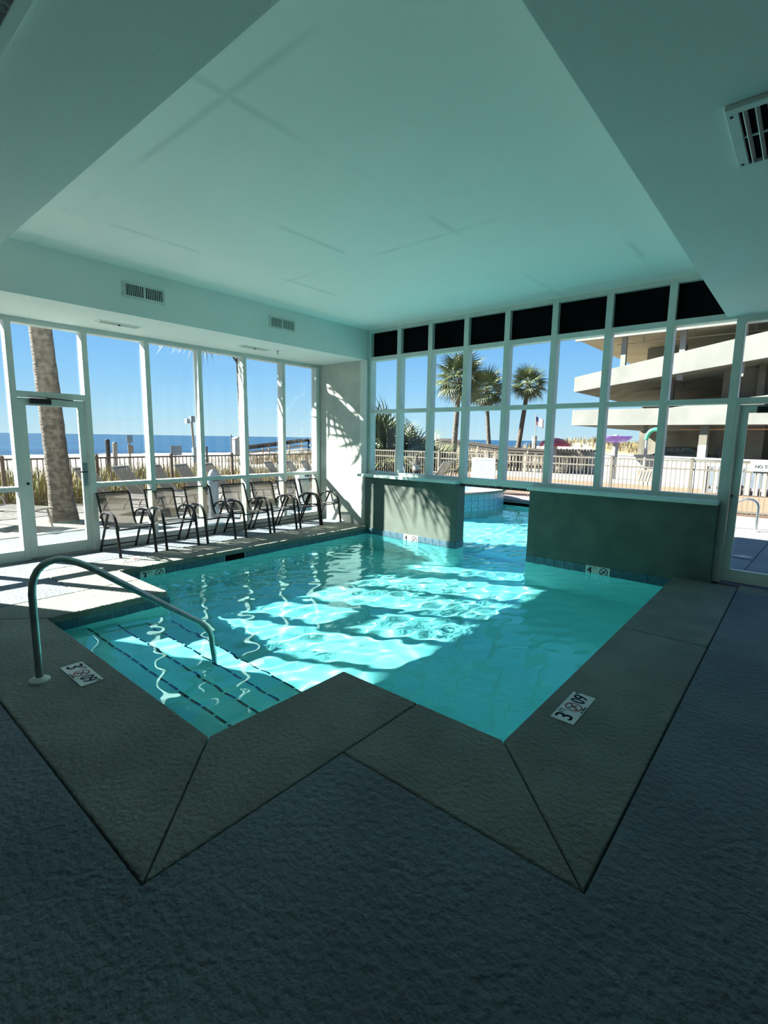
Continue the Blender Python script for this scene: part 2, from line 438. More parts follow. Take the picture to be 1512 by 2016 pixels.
def inset(poly, d):
    n = len(poly); out = []
    area = sum(poly[i][0] * poly[(i + 1) % n][1] - poly[(i + 1) % n][0] * poly[i][1] for i in range(n))
    if area < 0: poly = poly[::-1]
    for i in range(n):
        a, b, c = Vector(poly[i - 1]), Vector(poly[i]), Vector(poly[(i + 1) % n])
        e1, e2 = (b - a).normalized(), (c - b).normalized()
        n1, n2 = Vector((-e1.y, e1.x)), Vector((-e2.y, e2.x))
        k = 1 + n1.dot(n2)
        out.append(tuple(b + (n1 + n2) * (d / k)) if k > 1e-3 else tuple(b + n1 * d))
    return out

coping = struct_empty('pool_coping', (-3.7, 1.0, 0), 'grey green slabs edging the indoor pool')
SLABS = [
    [(-5.08, 1.34), (-2.38, 1.34), (-1.72, 0.68), (-5.74, 0.68)],
    [(-2.38, 1.34), (-1.72, 0.68), (-1.72, 1.73), (-1.72, 2.40), (-2.38, 2.40)],
    [(-1.72, 1.73), (-0.465, 1.73), (-1.13, 2.40), (-1.72, 2.40)],
    [(-1.13, 2.40), (-0.465, 1.73), (-0.465, 4.69), (-1.13, 4.68)],
    [(-1.13, 4.68), (-0.465, 4.69), (-0.465, 6.95), (-1.13, 6.95)],
    [(-5.08, 1.34), (-5.08, 2.45), (-5.74, 2.45), (-5.74, 0.68)],
    [(-5.74, 1.79), (-5.74, 2.45), (-6.28, 2.45), (-6.94, 1.79)],
    [(-6.28, 2.45), (-6.28, 4.70), (-6.94, 4.70), (-6.94, 1.79)],
    [(-6.28, 4.70), (-6.28, 6.95), (-6.94, 6.95), (-6.94, 4.70)],
    [(-0.465, 6.72), (2.2, 6.72), (2.2, 7.05), (-0.465, 7.05)],
    [(2.2, 6.72), (5.0, 6.72), (5.0, 7.05), (2.2, 7.05)],
]
for p in SLABS:
    MB().prism(inset(p, 0.0025), -0.068, 0.0).build('coping_slab', 'coping', coping, bevel=0.012)

# pool basin: walls, sloping floor, steps (the wall line lies 3 cm behind the coping nose)
def fz(y): return -1.0 - 0.25 * max(0.0, min(1.0, (y - 2.4) / 4.6)) - 0.10 * max(0.0, min(1.0, (y - 7.0) / 5))
bas = MB()
def wallq(x0, y0, x1, y1, top=-0.06):
    bas.face((x0, y0, top), (x1, y1, top), (x1, y1, -1.6), (x0, y0, -1.6))
wallq(-5.11, 2.48, -5.11, 1.31); wallq(-5.11, 1.31, -2.35, 1.31); wallq(-2.35, 1.31, -2.35, 2.37)
wallq(-2.35, 2.37, -1.10, 2.37); wallq(-1.10, 2.37, -1.10, 6.95); wallq(-6.31, 6.95, -6.31, 2.48); wallq(-6.31, 2.48, -5.11, 2.48)
wallq(-6.31, 6.95, -6.31, 7.2); wallq(-6.31, 6.944, -4.304, 6.944, -0.166); wallq(-3.076, 6.944, -1.10, 6.944, -0.166)
# outdoor basin
wallq(-11.0, 7.2, -4.31, 7.2); wallq(-3.07, 7.2, -1.4, 7.2); wallq(-4.304, 6.944, -4.304, 7.2, -0.166); wallq(-3.076, 7.2, -3.076, 6.944, -0.166)
wallq(-1.4, 7.2, -1.4, 12.9); wallq(-1.4, 12.9, -5.4, 12.9); wallq(-5.4, 12.9, -11.0, 12.9); wallq(-11.0, 12.9, -11.0, 7.2)
for y0, y1 in ((1.31, 2.4), (2.4, 7.0), (7.0, 12.9)):
    bas.face((-11.0, y0, fz(y0)), (-1.0, y0, fz(y0)), (-1.0, y1, fz(y1)), (-11.0, y1, fz(y1)))
basin = struct(bas.build('pool_basin', 'basin'), 'pale aqua plastered pool basin under the water')
TREADS = [(1.31, 1.66, -0.27), (1.66, 1.93, -0.40), (1.93, 2.20, -0.54), (2.20, 2.48, -0.68)]
for y0, y1, z in TREADS:
    st = MB().box(-5.11, -2.35, y0, y1 + 0.001, -1.05, z).build('step', 'basin', basin)
    st.cycles.is_caustics_receiver = True
    nd = 17; w = 2.70 / nd
    for k in range(nd):
        x0 = -5.08 + k * w
        MB().box(x0 + 0.012, x0 + w - 0.012, y1 - 0.017, y1 + 0.002, z - 0.02, z + 0.0025).build('step_edge_tile', 'stepdash', st)
basin.cycles.is_caustics_receiver = True

# waterline tiles
tile_me = MB().box(0, 0.142, -0.008, 0, -0.20, -0.072).mesh('tile'); tile_me.materials.append(MAT['tile'])
def tiles(p, q, normal_rot, skip=(), z=0.0):
    p, q = Vector((p[0], p[1], z)), Vector((q[0], q[1], z)); d = q - p; L = d.length; n = int(round(L / 0.15)); s = L / n
    ang = math.atan2(d.y, d.x)
    for k in range(n):
        a, b = k * s, (k + 1) * s
        if any(b > s0 + 0.01 and a < s1 - 0.01 for s0, s1 in skip): continue
        put('waterline_tile', tile_me, basin, tuple(p + d.normalized() * (a + 0.004)), (0, 0, ang), (s / 0.15, 1, 1))
for ya, yb in ((2.48, 2.70), (3.02, 3.905), (4.255, 6.95)): tiles((-6.31, ya), (-6.31, yb), 0)   # along the chairs, leaving the marker and the skimmer
tiles((-5.11, 1.31), (-5.11, 2.48), 0)
tiles((-5.11, 2.48), (-6.31, 2.48), 0)
tiles((-2.35, 1.31), (-5.11, 1.31), 0); tiles((-2.35, 2.37), (-2.35, 1.31), 0); tiles((-1.10, 2.37), (-2.35, 2.37), 0)
tiles((-1.10, 6.95), (-1.10, 2.37), 0)

# low walls in the water below the pool-side windows
for nm, x0, x1, lab in (('wall_pool', -6.35, -4.31, 'grey green low wall left of the swim-through opening'), ('wall_pool', -3.07, -0.74, 'grey green low wall right of the swim-through opening')):
    wl = struct(MB().box(x0, x1, 6.95, 7.2, -1.5, 0.935).build(nm, 'lowwall', bevel=0.006), lab)
    x0b = max(x0, -6.31); x1b = min(x1, -1.10)
    mk = (-5.385, -5.065) if x0 < -5 else (-2.19, -1.87)
    for xa, xb in ((x0b, mk[0]), (mk[1], x1b)):
        n = int(round((xb - xa) / 0.15)); s = (xb - xa) / n
        for k in range(n):
            put('waterline_tile', tile_me, wl, (xa + k * s + 0.004, 6.95, 0.035), (0, 0, 0), (s / 0.15, 1, 1))
    xe = x1 if x0 < -5 else x0
    for k in range(2):
        y = 6.95 + 0.125 * k
        if x0 < -5: put('waterline_tile', tile_me, wl, (xe, y + 0.004, 0.035), (0, 0, math.pi / 2), (0.82, 1, 1))
    MB().box(x0 - (0.12 if x0 < -5 else 0.01), x1 + 0.012 if x0 < -5 else x1, 6.86, 7.06, 0.935, 0.985).build('sill', 'sill', wl, bevel=0.006)

# water: one rippled sheet through the opening into the outdoor pool
waves = []
wr = random.Random(3)
for i in range(32):
    a = wr.random() * 2 * math.pi
    if i < 8: lam, sl = wr.uniform(0.45, 1.2), 0.0065
    else: lam, sl = wr.uniform(0.15, 0.30), 0.0105
    if i % 3: a = math.radians(-35) + wr.gauss(0, 0.6)
    k = 2 * math.pi / lam
    waves.append((k * math.cos(a), k * math.sin(a), wr.random() * 6.28, sl / k))
def wz(x, y):
    return WATER_Z + sum(A * math.sin(kx * x + ky * y + ph) for kx, ky, ph, A in waves)
def in_pool(x, y):
    if y < 6.96: return (-6.315 <= x <= -1.095 and y >= 2.365) or (-5.115 <= x <= -2.345 and 1.305 <= y <= 2.5)
    if y < 7.2: return -4.315 <= x <= -3.065
    return -11.0 <= x <= -1.4 and y <= 12.9
xs = [-11.0 + i * 0.08 for i in range(58)]; xs = [x for x in xs if x < -6.36] + [-6.31 + i * (5.21 / 250) for i in range(251)]
xs = sorted(set([round(x, 4) for x in xs] + [-5.11, -2.35, -4.31, -3.07, -1.4, -1.0999]))
ys = [1.31 + i * 0.0209 for i in range(271)]; ys = [y for y in ys if y < 6.93] + [2.37, 2.48, 6.95, 7.2] + [7.2 + 0.075 * i for i in range(1, 77)]
ys = sorted(set(round(y, 4) for y in ys))
idx = {}; wv = []; wf = []
def wvert(i, j):
    if (i, j) not in idx:
        idx[(i, j)] = len(wv); wv.append((xs[i], ys[j], wz(xs[i], ys[j])))
    return idx[(i, j)]
for i in range(len(xs) - 1):
    for j in range(len(ys) - 1):
        if in_pool((xs[i] + xs[i + 1]) / 2, (ys[j] + ys[j + 1]) / 2):
            wf.append((wvert(i, j), wvert(i + 1, j), wvert(i + 1, j + 1), wvert(i, j + 1)))
wme = bpy.data.meshes.new('pool_water'); wme.from_pydata(wv, [], wf)
wme.polygons.foreach_set('use_smooth', [True] * len(wme.polygons)); wme.materials.append(MAT['water']); wme.update()
water = bpy.data.objects.new('pool_water', wme); COL.objects.link(water)
tag(water, 'turquoise rippling pool water running out through the opening', 'water', kind='stuff')
water.cycles.is_caustics_caster = True

# walls, beams, ceiling
struct(MB().box(-7.79, -6.36, 7.0, 7.25, -0.3, 3.07).build('wall_pier', 'plaster'), 'pale plaster pier wall with palm shadow beside the chairs')
struct(MB().box(-7.9, GX, -4.0, 0.16, -0.3, 3.07).build('wall_left', 'plaster'))
struct(MB().box(-7.9, 5.2, -4.2, -4.0, -0.3, 5.2).build('wall_back', 'plaster'))
struct(MB().box(5.0, 5.2, -4.0, 7.25, -0.3, 5.2).build('wall_right', 'plaster'))
struct(MB().box(3.1, 5.0, 7.05, 7.25, -0.3, 3.07).build('wall_front', 'plaster'))
ceil = struct(MB().box(-6.4, -0.87, 1.19, 7.25, 3.6, 5.2).build('ceiling', 'ceiling'), 'pale teal recessed ceiling with joint stains')
struct(MB().box(-7.9, -6.4, -4.0, 7.25, 3.07, 5.2).build('ceiling_soffit', 'beam'), 'dropped soffit above the beach windows')
struct(MB().box(-0.87, 5.0, -4.0, 7.25, 3.07, 5.2).build('ceiling_beam', 'beam'), 'wide dropped beam on the right')
struct(MB().box(-6.4, -0.87, -4.0, 1.19, 3.07, 5.2).build('ceiling_beam', 'beam'), 'wide dropped beam on the left')

# ------------------------------------------------------------------ glazing toward the beach
MY = [0.16 + 0.005, 1.015, 1.86, 2.71, 3.555, 4.40, 5.245, 6.09, 6.94]
win1 = struct_empty('window_1', (GX, 3.5, 0), 'white framed beach side window wall')
XO = GX - 0.15; XG = GX - 0.105
for i, y in enumerate(MY):
    MB().box(XO, GX, y - 0.036, y + (0.036 if i < len(MY) - 1 else 0.055), 0.0, 3.07).build('mullion', 'frame', win1, bevel=0.004)
for i in range(len(MY) - 1):
    y0, y1 = MY[i] + 0.036, MY[i + 1] - 0.036
    MB().box(XO, GX, y0, y1, 3.005, 3.07).build('head_rail', 'frame', win1)
    if i == 2: continue                                           # door bay
    MB().box(XO, GX, y0, y1, 0.905, 0.965).build('rail', 'frame', win1)
    MB().box(XO, GX, y0, y1, 0.0, 0.14).build('bottom_rail', 'frame', win1)
    MB().box(XG - 0.004, XG, y0 - 0.01, y1 + 0.01, 0.955, 3.015).build('pane', 'glass', win1)
    MB().box(XG - 0.004, XG, y0 - 0.01, y1 + 0.01, 0.13, 0.915).build('pane', 'glass', win1)
def leaf(parent, axis, a0, a1, face, z1, hinge_left):
    """glass door: leaf frame from a0 to a1 along axis; face = coordinate of the inner face, outward sign"""
    def bx(u0, u1, d0, d1, z0, zt):
        m = MB()
        if axis == 'y': m.box(face - d1, face - d0, u0, u1, z0, zt)
        else: m.box(u0, u1, face + d0, face + d1, z0, zt)
        return m
    bx(a0, a0 + 0.085, 0.03, 0.08, 0.02, z1).build('stile', 'frame', parent, bevel=0.003)
    bx(a1 - 0.085, a1, 0.03, 0.08, 0.02, z1).build('stile', 'frame', parent, bevel=0.003)
    bx(a0 + 0.085, a1 - 0.085, 0.03, 0.08, z1 - 0.09, z1).build('top_rail', 'frame', parent, bevel=0.003)
    bx(a0 + 0.085, a1 - 0.085, 0.03, 0.08, 0.02, 0.17).build('bottom_rail', 'frame', parent, bevel=0.003)
    bx(a0 + 0.08, a1 - 0.08, 0.053, 0.057, 0.16, z1 - 0.08).build('pane', 'glass', parent)
    return bx
door1 = struct_empty('door_1', (GX, 2.285, 0), 'white framed glass door to the beach')
d0, d1 = MY[2] + 0.036, MY[3] - 0.036
MB().box(XO, GX, d0, d1, 2.10, 2.175).build('transom', 'frame', door1)
MB().box(XG - 0.004, XG, d0 - 0.01, d1 + 0.01, 2.165, 3.015).build('pane', 'glass', door1)
MB().box(XO, GX + 0.02, d0, d1, -0.01, 0.018).build('threshold', 'steel', door1)
bx = leaf(door1, 'y', d0 + 0.006, d1 - 0.006, GX, 2.09, True)
bx(d0 + 0.13, d0 + 0.36, -0.045, 0.03, 2.02, 2.09).build('door_closer', 'blackmetal', door1, bevel=0.004)
MB().bar((GX + 0.02, d0 + 0.30, 2.10), (GX + 0.03, d1 - 0.16, 2.085), 0.02, 0.012).build('closer_arm', 'blackmetal', door1)
lk = bx(d1 - 0.075, d1 - 0.025, 0.02, 0.03, 0.93, 1.25).build('lock_plate', 'steel', door1)
MB().tube([(GX - 0.03, d1 - 0.05, 1.13), (GX + 0.045, d1 - 0.05, 1.13), (GX + 0.05, d1 - 0.15, 1.13)], 0.010, 8).build('lever', 'blackmetal', lk, smooth=True)
MB().lathe([(0.014, 0), (0.014, 0.02)], 12, (GX - 0.02, d1 - 0.05, 1.0)).build('cylinder', 'steel', lk)
bx(d0 + 0.03, d0 + 0.055, 0.018, 0.03, 0.985, 1.015).build('bolt', 'blackmetal', door1)

# ------------------------------------------------------------------ glazing toward the outdoor pool
MX = [-6.35, -5.66, -5.00, -4.31, -3.61, -2.89, -2.17, -1.445, -0.735]
win2 = struct_empty('window_2', (-3.5, 7.05, 0.98), 'green white window wall over the pool')
Y0, Y1, YG = 7.05, 7.19, 7.15
MB().box(-6.52, -6.36, 6.985, 7.0, 0.985, 3.07).build('corner_post', 'frame', win2)
for i, x in enumerate(MX):
    MB().box(x - 0.043, x + 0.043, Y0, Y1, 0.0 if i == 8 else 0.94, 3.6 if x < -0.9 else 3.07).build('mullion', 'frame', win2, bevel=0.004)
for i in range(8):
    x0, x1 = MX[i] + 0.043, MX[i + 1] - 0.043
    MB().box(x0, x1, Y0, Y1, 3.54, 3.6).build('head_rail', 'frame', win2)
    MB().box(x0, x1, Y0, Y1, 3.045, 3.115).build('transom', 'frame', win2)
    MB().box(x0, x1, Y0, Y1, 2.105, 2.17).build('transom', 'frame', win2)
    MB().box(x0, x1, Y0, Y1, 0.935, 1.035).build('bottom_rail', 'frame', win2)
    MB().box(x0 - 0.01, x1 + 0.01, YG - 0.03, YG + 0.02, 3.105, 3.55).build('dark_panel', 'black', win2)
    MB().box(x0 - 0.01, x1 + 0.01, YG - 0.002, YG + 0.002, 2.16, 3.055).build('pane', 'glass', win2)
    MB().box(x0 - 0.01, x1 + 0.01, YG - 0.002, YG + 0.002, 1.025, 2.115).build('pane', 'glass', win2)
tr = MB().box(-4.30, -3.08, 7.06, 7.17, 0.895, 0.935).build('curtain_track', 'blackmetal', win2)
for k in range(9):
    MB().lathe([(0.007, 0), (0.007, 0.006)], 8, (-4.2 + k * 0.13, 7.058, 0.915)).build('bolt', 'flange', tr)
door2 = struct_empty('door_2', (-0.2, 7.05, 0), 'glass door to the outdoor pool deck at the right')
e0, e1 = MX[8] + 0.043, 0.33
MB().box(e1, e1 + 0.086, Y0, Y1, 0.0, 3.07).build('mullion', 'frame', door2)
MB().box(e0, e1, Y0, Y1, 3.0, 3.07).build('head_rail', 'frame', door2)
MB().box(e0, e1, Y0, Y1, 2.10, 2.17).build('transom', 'frame', door2)
MB().box(e0 - 0.01, e1 + 0.01, YG - 0.002, YG + 0.002, 2.16, 3.01).build('pane', 'glass', door2)
MB().box(e0, e0 + 0.03, Y0, Y1, 0.0, 2.10).build('jamb', 'frame', door2)
bx = leaf(door2, 'x', e0 + 0.035, e1 - 0.006, Y0, 2.09, True)
bx(e0 + 0.20, e0 + 0.50, -0.045, 0.03, 1.995, 2.065).build('door_closer', 'blackmetal', door2, bevel=0.004)
MB().bar((e0 + 0.26, 7.03, 2.085), (e1 - 0.25, 7.03, 2.08), 0.02, 0.012).build('closer_arm', 'blackmetal', door2)
bx(e0 + 0.045, e0 + 0.06, 0.012, 0.03, 1.03, 1.06).build('hinge_pin', 'blackmetal', door2)
win3 = struct_empty('window_3', (1.8, 7.05, 0), 'window bays right of the glass door')
for k in range(3):
    x0 = e1 + 0.086 + k * 0.9; x1 = x0 + 0.814
    MB().box(x1, x1 + 0.086, Y0, Y1, 0, 3.07).build('mullion', 'frame', win3)
    for z0, z1 in ((0, 0.14), (0.93, 1.0), (2.10, 2.17), (3.0, 3.07)): MB().box(x0, x1, Y0, Y1, z0, z1).build('rail', 'frame', win3)
    for z0, z1 in ((0.13, 0.94), (0.99, 2.11), (2.16, 3.01)): MB().box(x0 - 0.01, x1 + 0.01, YG - 0.002, YG + 0.002, z0, z1).build('pane', 'glass', win3)

# ------------------------------------------------------------------ air vents, diffusers, sprinkler
def wall_grille(name, label, y0, y1, z0, z1):
    t = thing(name, label, 'vent', (-6.4, (y0 + y1) / 2, z0), group='wall vents in the soffit face')
    X = -6.4
    MB().box(X, X + 0.004, y0 + 0.02, y1 - 0.02, z0 + 0.02, z1 - 0.02).build('duct', 'black', t)
    for a, b, c, d in ((y0, y1, z0, z0 + 0.025), (y0, y1, z1 - 0.025, z1), (y0, y0 + 0.025, z0 + 0.025, z1 - 0.025), (y1 - 0.025, y1, z0 + 0.025, z1 - 0.025)):
        MB().box(X, X + 0.014, a, b, c, d).build('frame', 'frame', t)
    n = 20; L = y1 - y0 - 0.05
    sl = MB().box(0, 0.012, -0.004, 0.004, 0, z1 - z0 - 0.05).mesh('slat'); sl.materials.append(MAT['frame'])
    for k in range(n):
        put('slat', sl, t, (0.0, y0 + 0.025 + L * (k + 0.5) / n - (y0 + y1) / 2, 0.025))
    MB().box(X, X + 0.014, (y0 + y1) / 2 - 0.006, (y0 + y1) / 2 + 0.006, z0 + 0.025, z1 - 0.025).build('divider', 'frame', t)
wall_grille('air_vent', 'white slatted wall vent above the glass door bays', 2.73, 3.235, 3.27, 3.45)
wall_grille('air_vent', 'white slatted wall vent nearest the room corner', 4.84, 5.335, 3.28, 3.455)

def ceil_grille(label, x0, x1, y0, y1):
    Z = 3.07
    t = thing('air_vent', label, 'vent', ((x0 + x1) / 2, (y0 + y1) / 2, Z))
    MB().box(x0 + 0.02, x1 - 0.02, y0 + 0.02, y1 - 0.02, Z - 0.004, Z).build('duct', 'black', t)
    for a, b, c, d in ((x0, x1, y0, y0 + 0.045), (x0, x1, y1 - 0.045, y1), (x0, x0 + 0.045, y0 + 0.045, y1 - 0.045), (x1 - 0.045, x1, y0 + 0.045, y1 - 0.045)):
        MB().box(a, b, c, d, Z - 0.022, Z).build('frame', 'beam', t, bevel=0.003)
    n = int((x1 - x0 - 0.09) / 0.042)
    for k in range(n):
        x = x0 + 0.045 + (x1 - x0 - 0.09) * (k + 0.5) / n
        MB().bar((x, y0 + 0.045, Z - 0.012), (x, y1 - 0.045, Z - 0.012), 0.005, 0.024, (0.5, 0, 1)).build('slat', 'beam', t)
    MB().box(x0 + 0.045, x1 - 0.045, (y0 + y1) / 2 - 0.006, (y0 + y1) / 2 + 0.006, Z - 0.01, Z - 0.002).build('crossbar', 'beam', t)
    for yy in (y0 + 0.06, y1 - 0.06):
        MB().lathe([(0.007, 0), (0.007, 0.004)], 8, (x0 + 0.02, yy, Z - 0.026)).build('screw', 'ink', t)
ceil_grille('large slatted vent under the right-hand beam', -0.43, 0.35, 2.72, 3.32)
ceil_grille('large slatted vent under the left-hand beam at the top corner', -3.1, -1.98, 0.05, 0.665)
def slot(label, y0, y1):
    Z = 3.07; x0, x1 = -7.12, -6.96
    t = thing('slot_diffuser', label, 'diffuser', (-7.04, (y0 + y1) / 2, Z), group='slot diffusers in the soffit')
    MB().box(x0, x1, y0, y1, Z - 0.008, Z).build('plate', 'beam', t, bevel=0.003)
    for k in range(3):
        x = x0 + 0.035 + k * 0.045
        MB().box(x - 0.008, x + 0.008, y0 + 0.03, y1 - 0.03, Z - 0.012, Z - 0.006).build('slot', 'plaster', t)
    MB().box(-7.05, -7.03, (y0 + y1) / 2 - 0.015, (y0 + y1) / 2 + 0.015, Z - 0.022, Z - 0.008).build('lever', 'ink', t)
slot('narrow slot diffuser flush in the soffit nearer the door', 2.66, 3.20)
slot('narrow slot diffuser flush in the soffit nearer the pier', 4.76, 5.30)
t = thing('fire_sprinkler', 'small fire sprinkler head hanging from the soffit', 'sprinkler', (-6.95, 5.42, 3.07))
MB().lathe([(0.03, -0.006), (0.03, 0)], 14, (-6.95, 5.42, 3.07)).build('escutcheon', 'steel', t)
MB().lathe([(0.008, -0.05), (0.01, -0.02), (0.012, 0)], 10, (-6.95, 5.42, 3.064)).build('body', 'steel', t, smooth=True)
MB().lathe([(0.02, -0.055), (0.02, -0.05)], 12, (-6.95, 5.42, 3.064)).build('deflector', 'steel', t)

# ------------------------------------------------------------------ depth markers
def no_dive(parent, cx, r, ring='red', diver='ink'):
    """ring, slash and diver lying in the parent's local xy plane"""
    m = MB(); n = 28
    for k in range(n):
        a, b = 2 * math.pi * k / n, 2 * math.pi * (k + 1) / n
        i = len(m.v)
        for ang in (a, b):
            for rr in (r, r * 0.80):
                m.v.append((cx + rr * math.cos(ang), rr * math.sin(ang), 0.0075))
        m.f.append((i, i + 2, i + 3, i + 1))
    s = math.sqrt(0.5) * r * 0.9
    m.face((cx - s - 0.004, -s + 0.004, 0.0075), (cx - s + 0.004, -s - 0.004, 0.0075), (cx + s + 0.004, s - 0.004, 0.0075), (cx + s - 0.004, s + 0.004, 0.0075))
    m.build('prohibition_ring', ring, parent, local=True)
    d = MB()
    for (ax, ay), (bx_, by), w in (((-.5, .42), (.1, 0), .16), ((.1, 0), (.55, -.28), .12), ((-.05, .1), (.35, .4), .1), ((.1, 0), (-.2, -.5), .1)):
        d.bar((cx + ax * r, ay * r, 0.007), (cx + bx_ * r, by * r, 0.007), w * r, 0.0012)
    d.build('diver_mark', diver, parent, local=True)

def letters(parent, body, size, x, y, z=0.0068, sx=1.0, rot=0.0, mat='ink'):
    me = text_mesh(body, size, 0.0006); me.materials.clear(); me.materials.append(MAT[mat])
    o = put('lettering', me, parent, (x, y, z), (0, 0, rot), (sx, 1, 1))
    return o

def deck_marker(label, loc, rz):
    t = thing('depth_marker', label, 'marker tile', loc, rz, group='depth markers')
    for k in range(3):
        MB().box(-0.2 + k * 0.134, -0.2 + (k + 1) * 0.134 - 0.002, -0.07, 0.07, 0.0, 0.006).build('marker_tile', 'marker', t, local=True)
    for dx in (0, 0.006): letters(t, '3', 0.145, -0.145 + dx, 0.0)
    letters(t, 'FT', 0.05, -0.083, 0.035)
    no_dive(t, 0.0, 0.052); letters(t, 'NO DIVING', 0.017, 0.0, -0.061)
    for dx in (0, 0.005): letters(t, '09', 0.125, 0.115 + dx, 0.0, sx=0.85)
    letters(t, 'M', 0.04, 0.185, 0.04, sx=0.8)
    return t
deck_marker('depth marker plate on the near left coping beside the handrail', (-3.69, 1.145, 0.0), 0.0)
deck_marker('depth marker plate on the right coping strip', (-0.955, 3.0, 0.0), math.pi / 2)
deck_marker('depth marker plate in the sunlit coping by the first chair', (-6.69, 2.82, 0.0), math.pi / 2)
def wall_marker(label, body, loc, rz):
    t = thing('depth_marker', label, 'marker tile', loc, 0, group='waterline depth markers')
    t.rotation_euler = (math.pi / 2, 0, rz)
    for k in range(2):
        MB().box(-0.16 + 0.16 * k, -0.002 + 0.16 * k, -0.066, 0.062, -0.004, 0.010).build('marker_tile', 'marker', t, local=True)
    for dx in (0, 0.006): letters(t, body, 0.13, -0.11 + dx, -0.004, 0.0112)
    letters(t, 'FT', 0.05, -0.038, 0.03, 0.0112)
    g = MB()
    no_dive(t, 0.08, 0.056, 'ink')
    for ch in t.children:
        if ch.name.startswith(('prohibition', 'diver')): ch.location.z = 0.0045
wall_marker('white three foot marker at the waterline below the chairs', '3', (-6.31, 2.86, -0.135), math.pi / 2)
wall_marker('white four foot marker at the foot of the left low wall', '4', (-5.225, 6.95, -0.10), 0.0)
wall_marker('white four foot marker at the foot of the right low wall', '4', (-2.03, 6.95, -0.10), 0.0)
sk = thing('pool_skimmer', 'black skimmer mouth in the waterline tiles below the chairs', 'skimmer', (-6.31, 4.08, -0.2))
MB().box(-6.32, -6.306, 3.915, 4.245, -0.195, -0.07).build('throat', 'black', sk)
MB().box(-6.308, -6.300, 3.905, 4.255, -0.205, -0.195).build('weir', 'ink', sk)

# ------------------------------------------------------------------ stair handrail
def handrail(name, label, base, profile, flange_z, dirv, mat):
    t = thing(name, label, 'handrail', base)
    pts = [(base[0] + d * dirv[0], base[1] + d * dirv[1], z) for d, z in profile]
    MB().tube(pts, 0.0235, 14).build('rail', mat, t, smooth=True)
    for (d, z) in flange_z:
        MB().lathe([(0.062, 0), (0.062, 0.012), (0.045, 0.022), (0.027, 0.03)], 22, (base[0] + d * dirv[0], base[1] + d * dirv[1], z)).build('flange', 'flange', t, smooth=True)
    return t
prof = [(0, -0.02), (0, 0.3), (0, 0.58)] + [(p[0], p[2]) for p in arc((0.0, 0, 0.60), (0.005, 0, 0.80), (0.15, 0, 0.81), 6)] + \
       [(p[0], p[2]) for p in arc((0.17, 0, 0.81), (0.26, 0, 0.79), (0.38, 0, 0.70), 5)] + [(0.7, 0.448), (1.0, 0.213)] + \
       [(p[0], p[2]) for p in arc((1.10, 0, 0.135), (1.24, 0, 0.04), (1.27, 0, -0.08), 5)] + [(1.28, -0.3), (1.285, -0.68)]
handrail('stair_handrail', 'bent metal handrail standing over the pool steps', (-3.79, 0.925, 0.0), prof, ((0, 0.0), (1.285, -0.68)), (0.0, 1.0), 'railtube')

# ------------------------------------------------------------------ row of sling chairs
def make_chair():
    t = thing('sling_chair', '', 'chair', group='sling chairs along the beach windows')
    # local: x = across, y = forward
    W = 0.24
    side = [(0.27, 0.425), (0.10, 0.405), (-0.05, 0.385)] + [(p[0], p[2]) for p in arc((-0.12, 0, 0.375), (-0.20, 0, 0.365), (-0.235, 0, 0.46), 5)] + [(-0.29, 0.63), (-0.333, 0.775)] + [(p[0], p[2]) for p in arc((-0.345, 0, 0.825), (-0.365, 0, 0.87), (-0.395, 0, 0.885), 3)]
    sl = MB(); n = len(side)
    for x in (-W + 0.02, 0, W - 0.02):
        for y, z in side: sl.v.append((x, y, z - (0.012 if x == 0 else 0)))
    for c in range(2):
        for i in range(n - 1): sl.f.append((c * n + i, (c + 1) * n + i, (c + 1) * n + i + 1, c * n + i + 1))
    so = sl.build('sling', 'sling', t, smooth=True, local=True)
    for s in (-1, 1):
        MB().tube([(s * (W - 0.02), y, z) for y, z in side], 0.015, 8).build('sling_rail', 'blackmetal', t, smooth=True, local=True)
        X = s * 0.245
        arm = [(X, 0.335, 0.0), (X, 0.305, 0.22), (X, 0.275, 0.42)] + arc((X, 0.268, 0.47), (X, 0.245, 0.625), (X, 0.08, 0.63), 6) + arc((X, 0.0, 0.63), (X, -0.20, 0.63), (X * 0.97, -0.245, 0.52), 5)
        MB().tube(arm, 0.020, 8).build('armrest', 'blackmetal', t, smooth=True, local=True)
        MB().tube([(X, 0.02, 0.625), (X, -0.15, 0.30), (X * 1.0, -0.305, 0.0)], 0.0175, 8).build('rear_leg', 'blackmetal', t, smooth=True, local=True)
    MB().tube([(-0.245, 0.277, 0.40), (0.245, 0.277, 0.40)], 0.0125, 8).build('front_stretcher', 'blackmetal', t, smooth=True, local=True)
    MB().tube([(-0.245, -0.265, 0.085), (0.245, -0.265, 0.085)], 0.0115, 8).build('rear_stretcher', 'blackmetal', t, smooth=True, local=True)
    MB().tube([(-W + 0.02, -0.393, 0.885), (W - 0.02, -0.393, 0.885)], 0.0115, 8).build('top_bar', 'blackmetal', t, smooth=True, local=True)
    return t
CHY = [2.96, 3.615, 4.255, 4.94, 5.525, 6.10, 6.64]
CHL = ['mesh sling chair closest to the glass door, first of the row', 'mesh sling chair second from the glass door', 'mesh sling chair third from the glass door',
       'mesh sling chair in the middle of the row of seven', 'mesh sling chair third from the pier wall', 'mesh sling chair second from the pier wall', 'mesh sling chair beside the pier wall, last of the row']
chair = make_chair()
for i, y in enumerate(CHY):
    c = chair if i == 0 else copy_tree(chair)
    c.location = (-7.26, y, 0.0); c.rotation_euler = (0, 0, -math.pi / 2 + (0.02, -0.01, 0.0, 0.015, -0.01, 0.01, -0.01)[i]); c['label'] = CHL[i]; c.scale = (1, 1, 0.925)

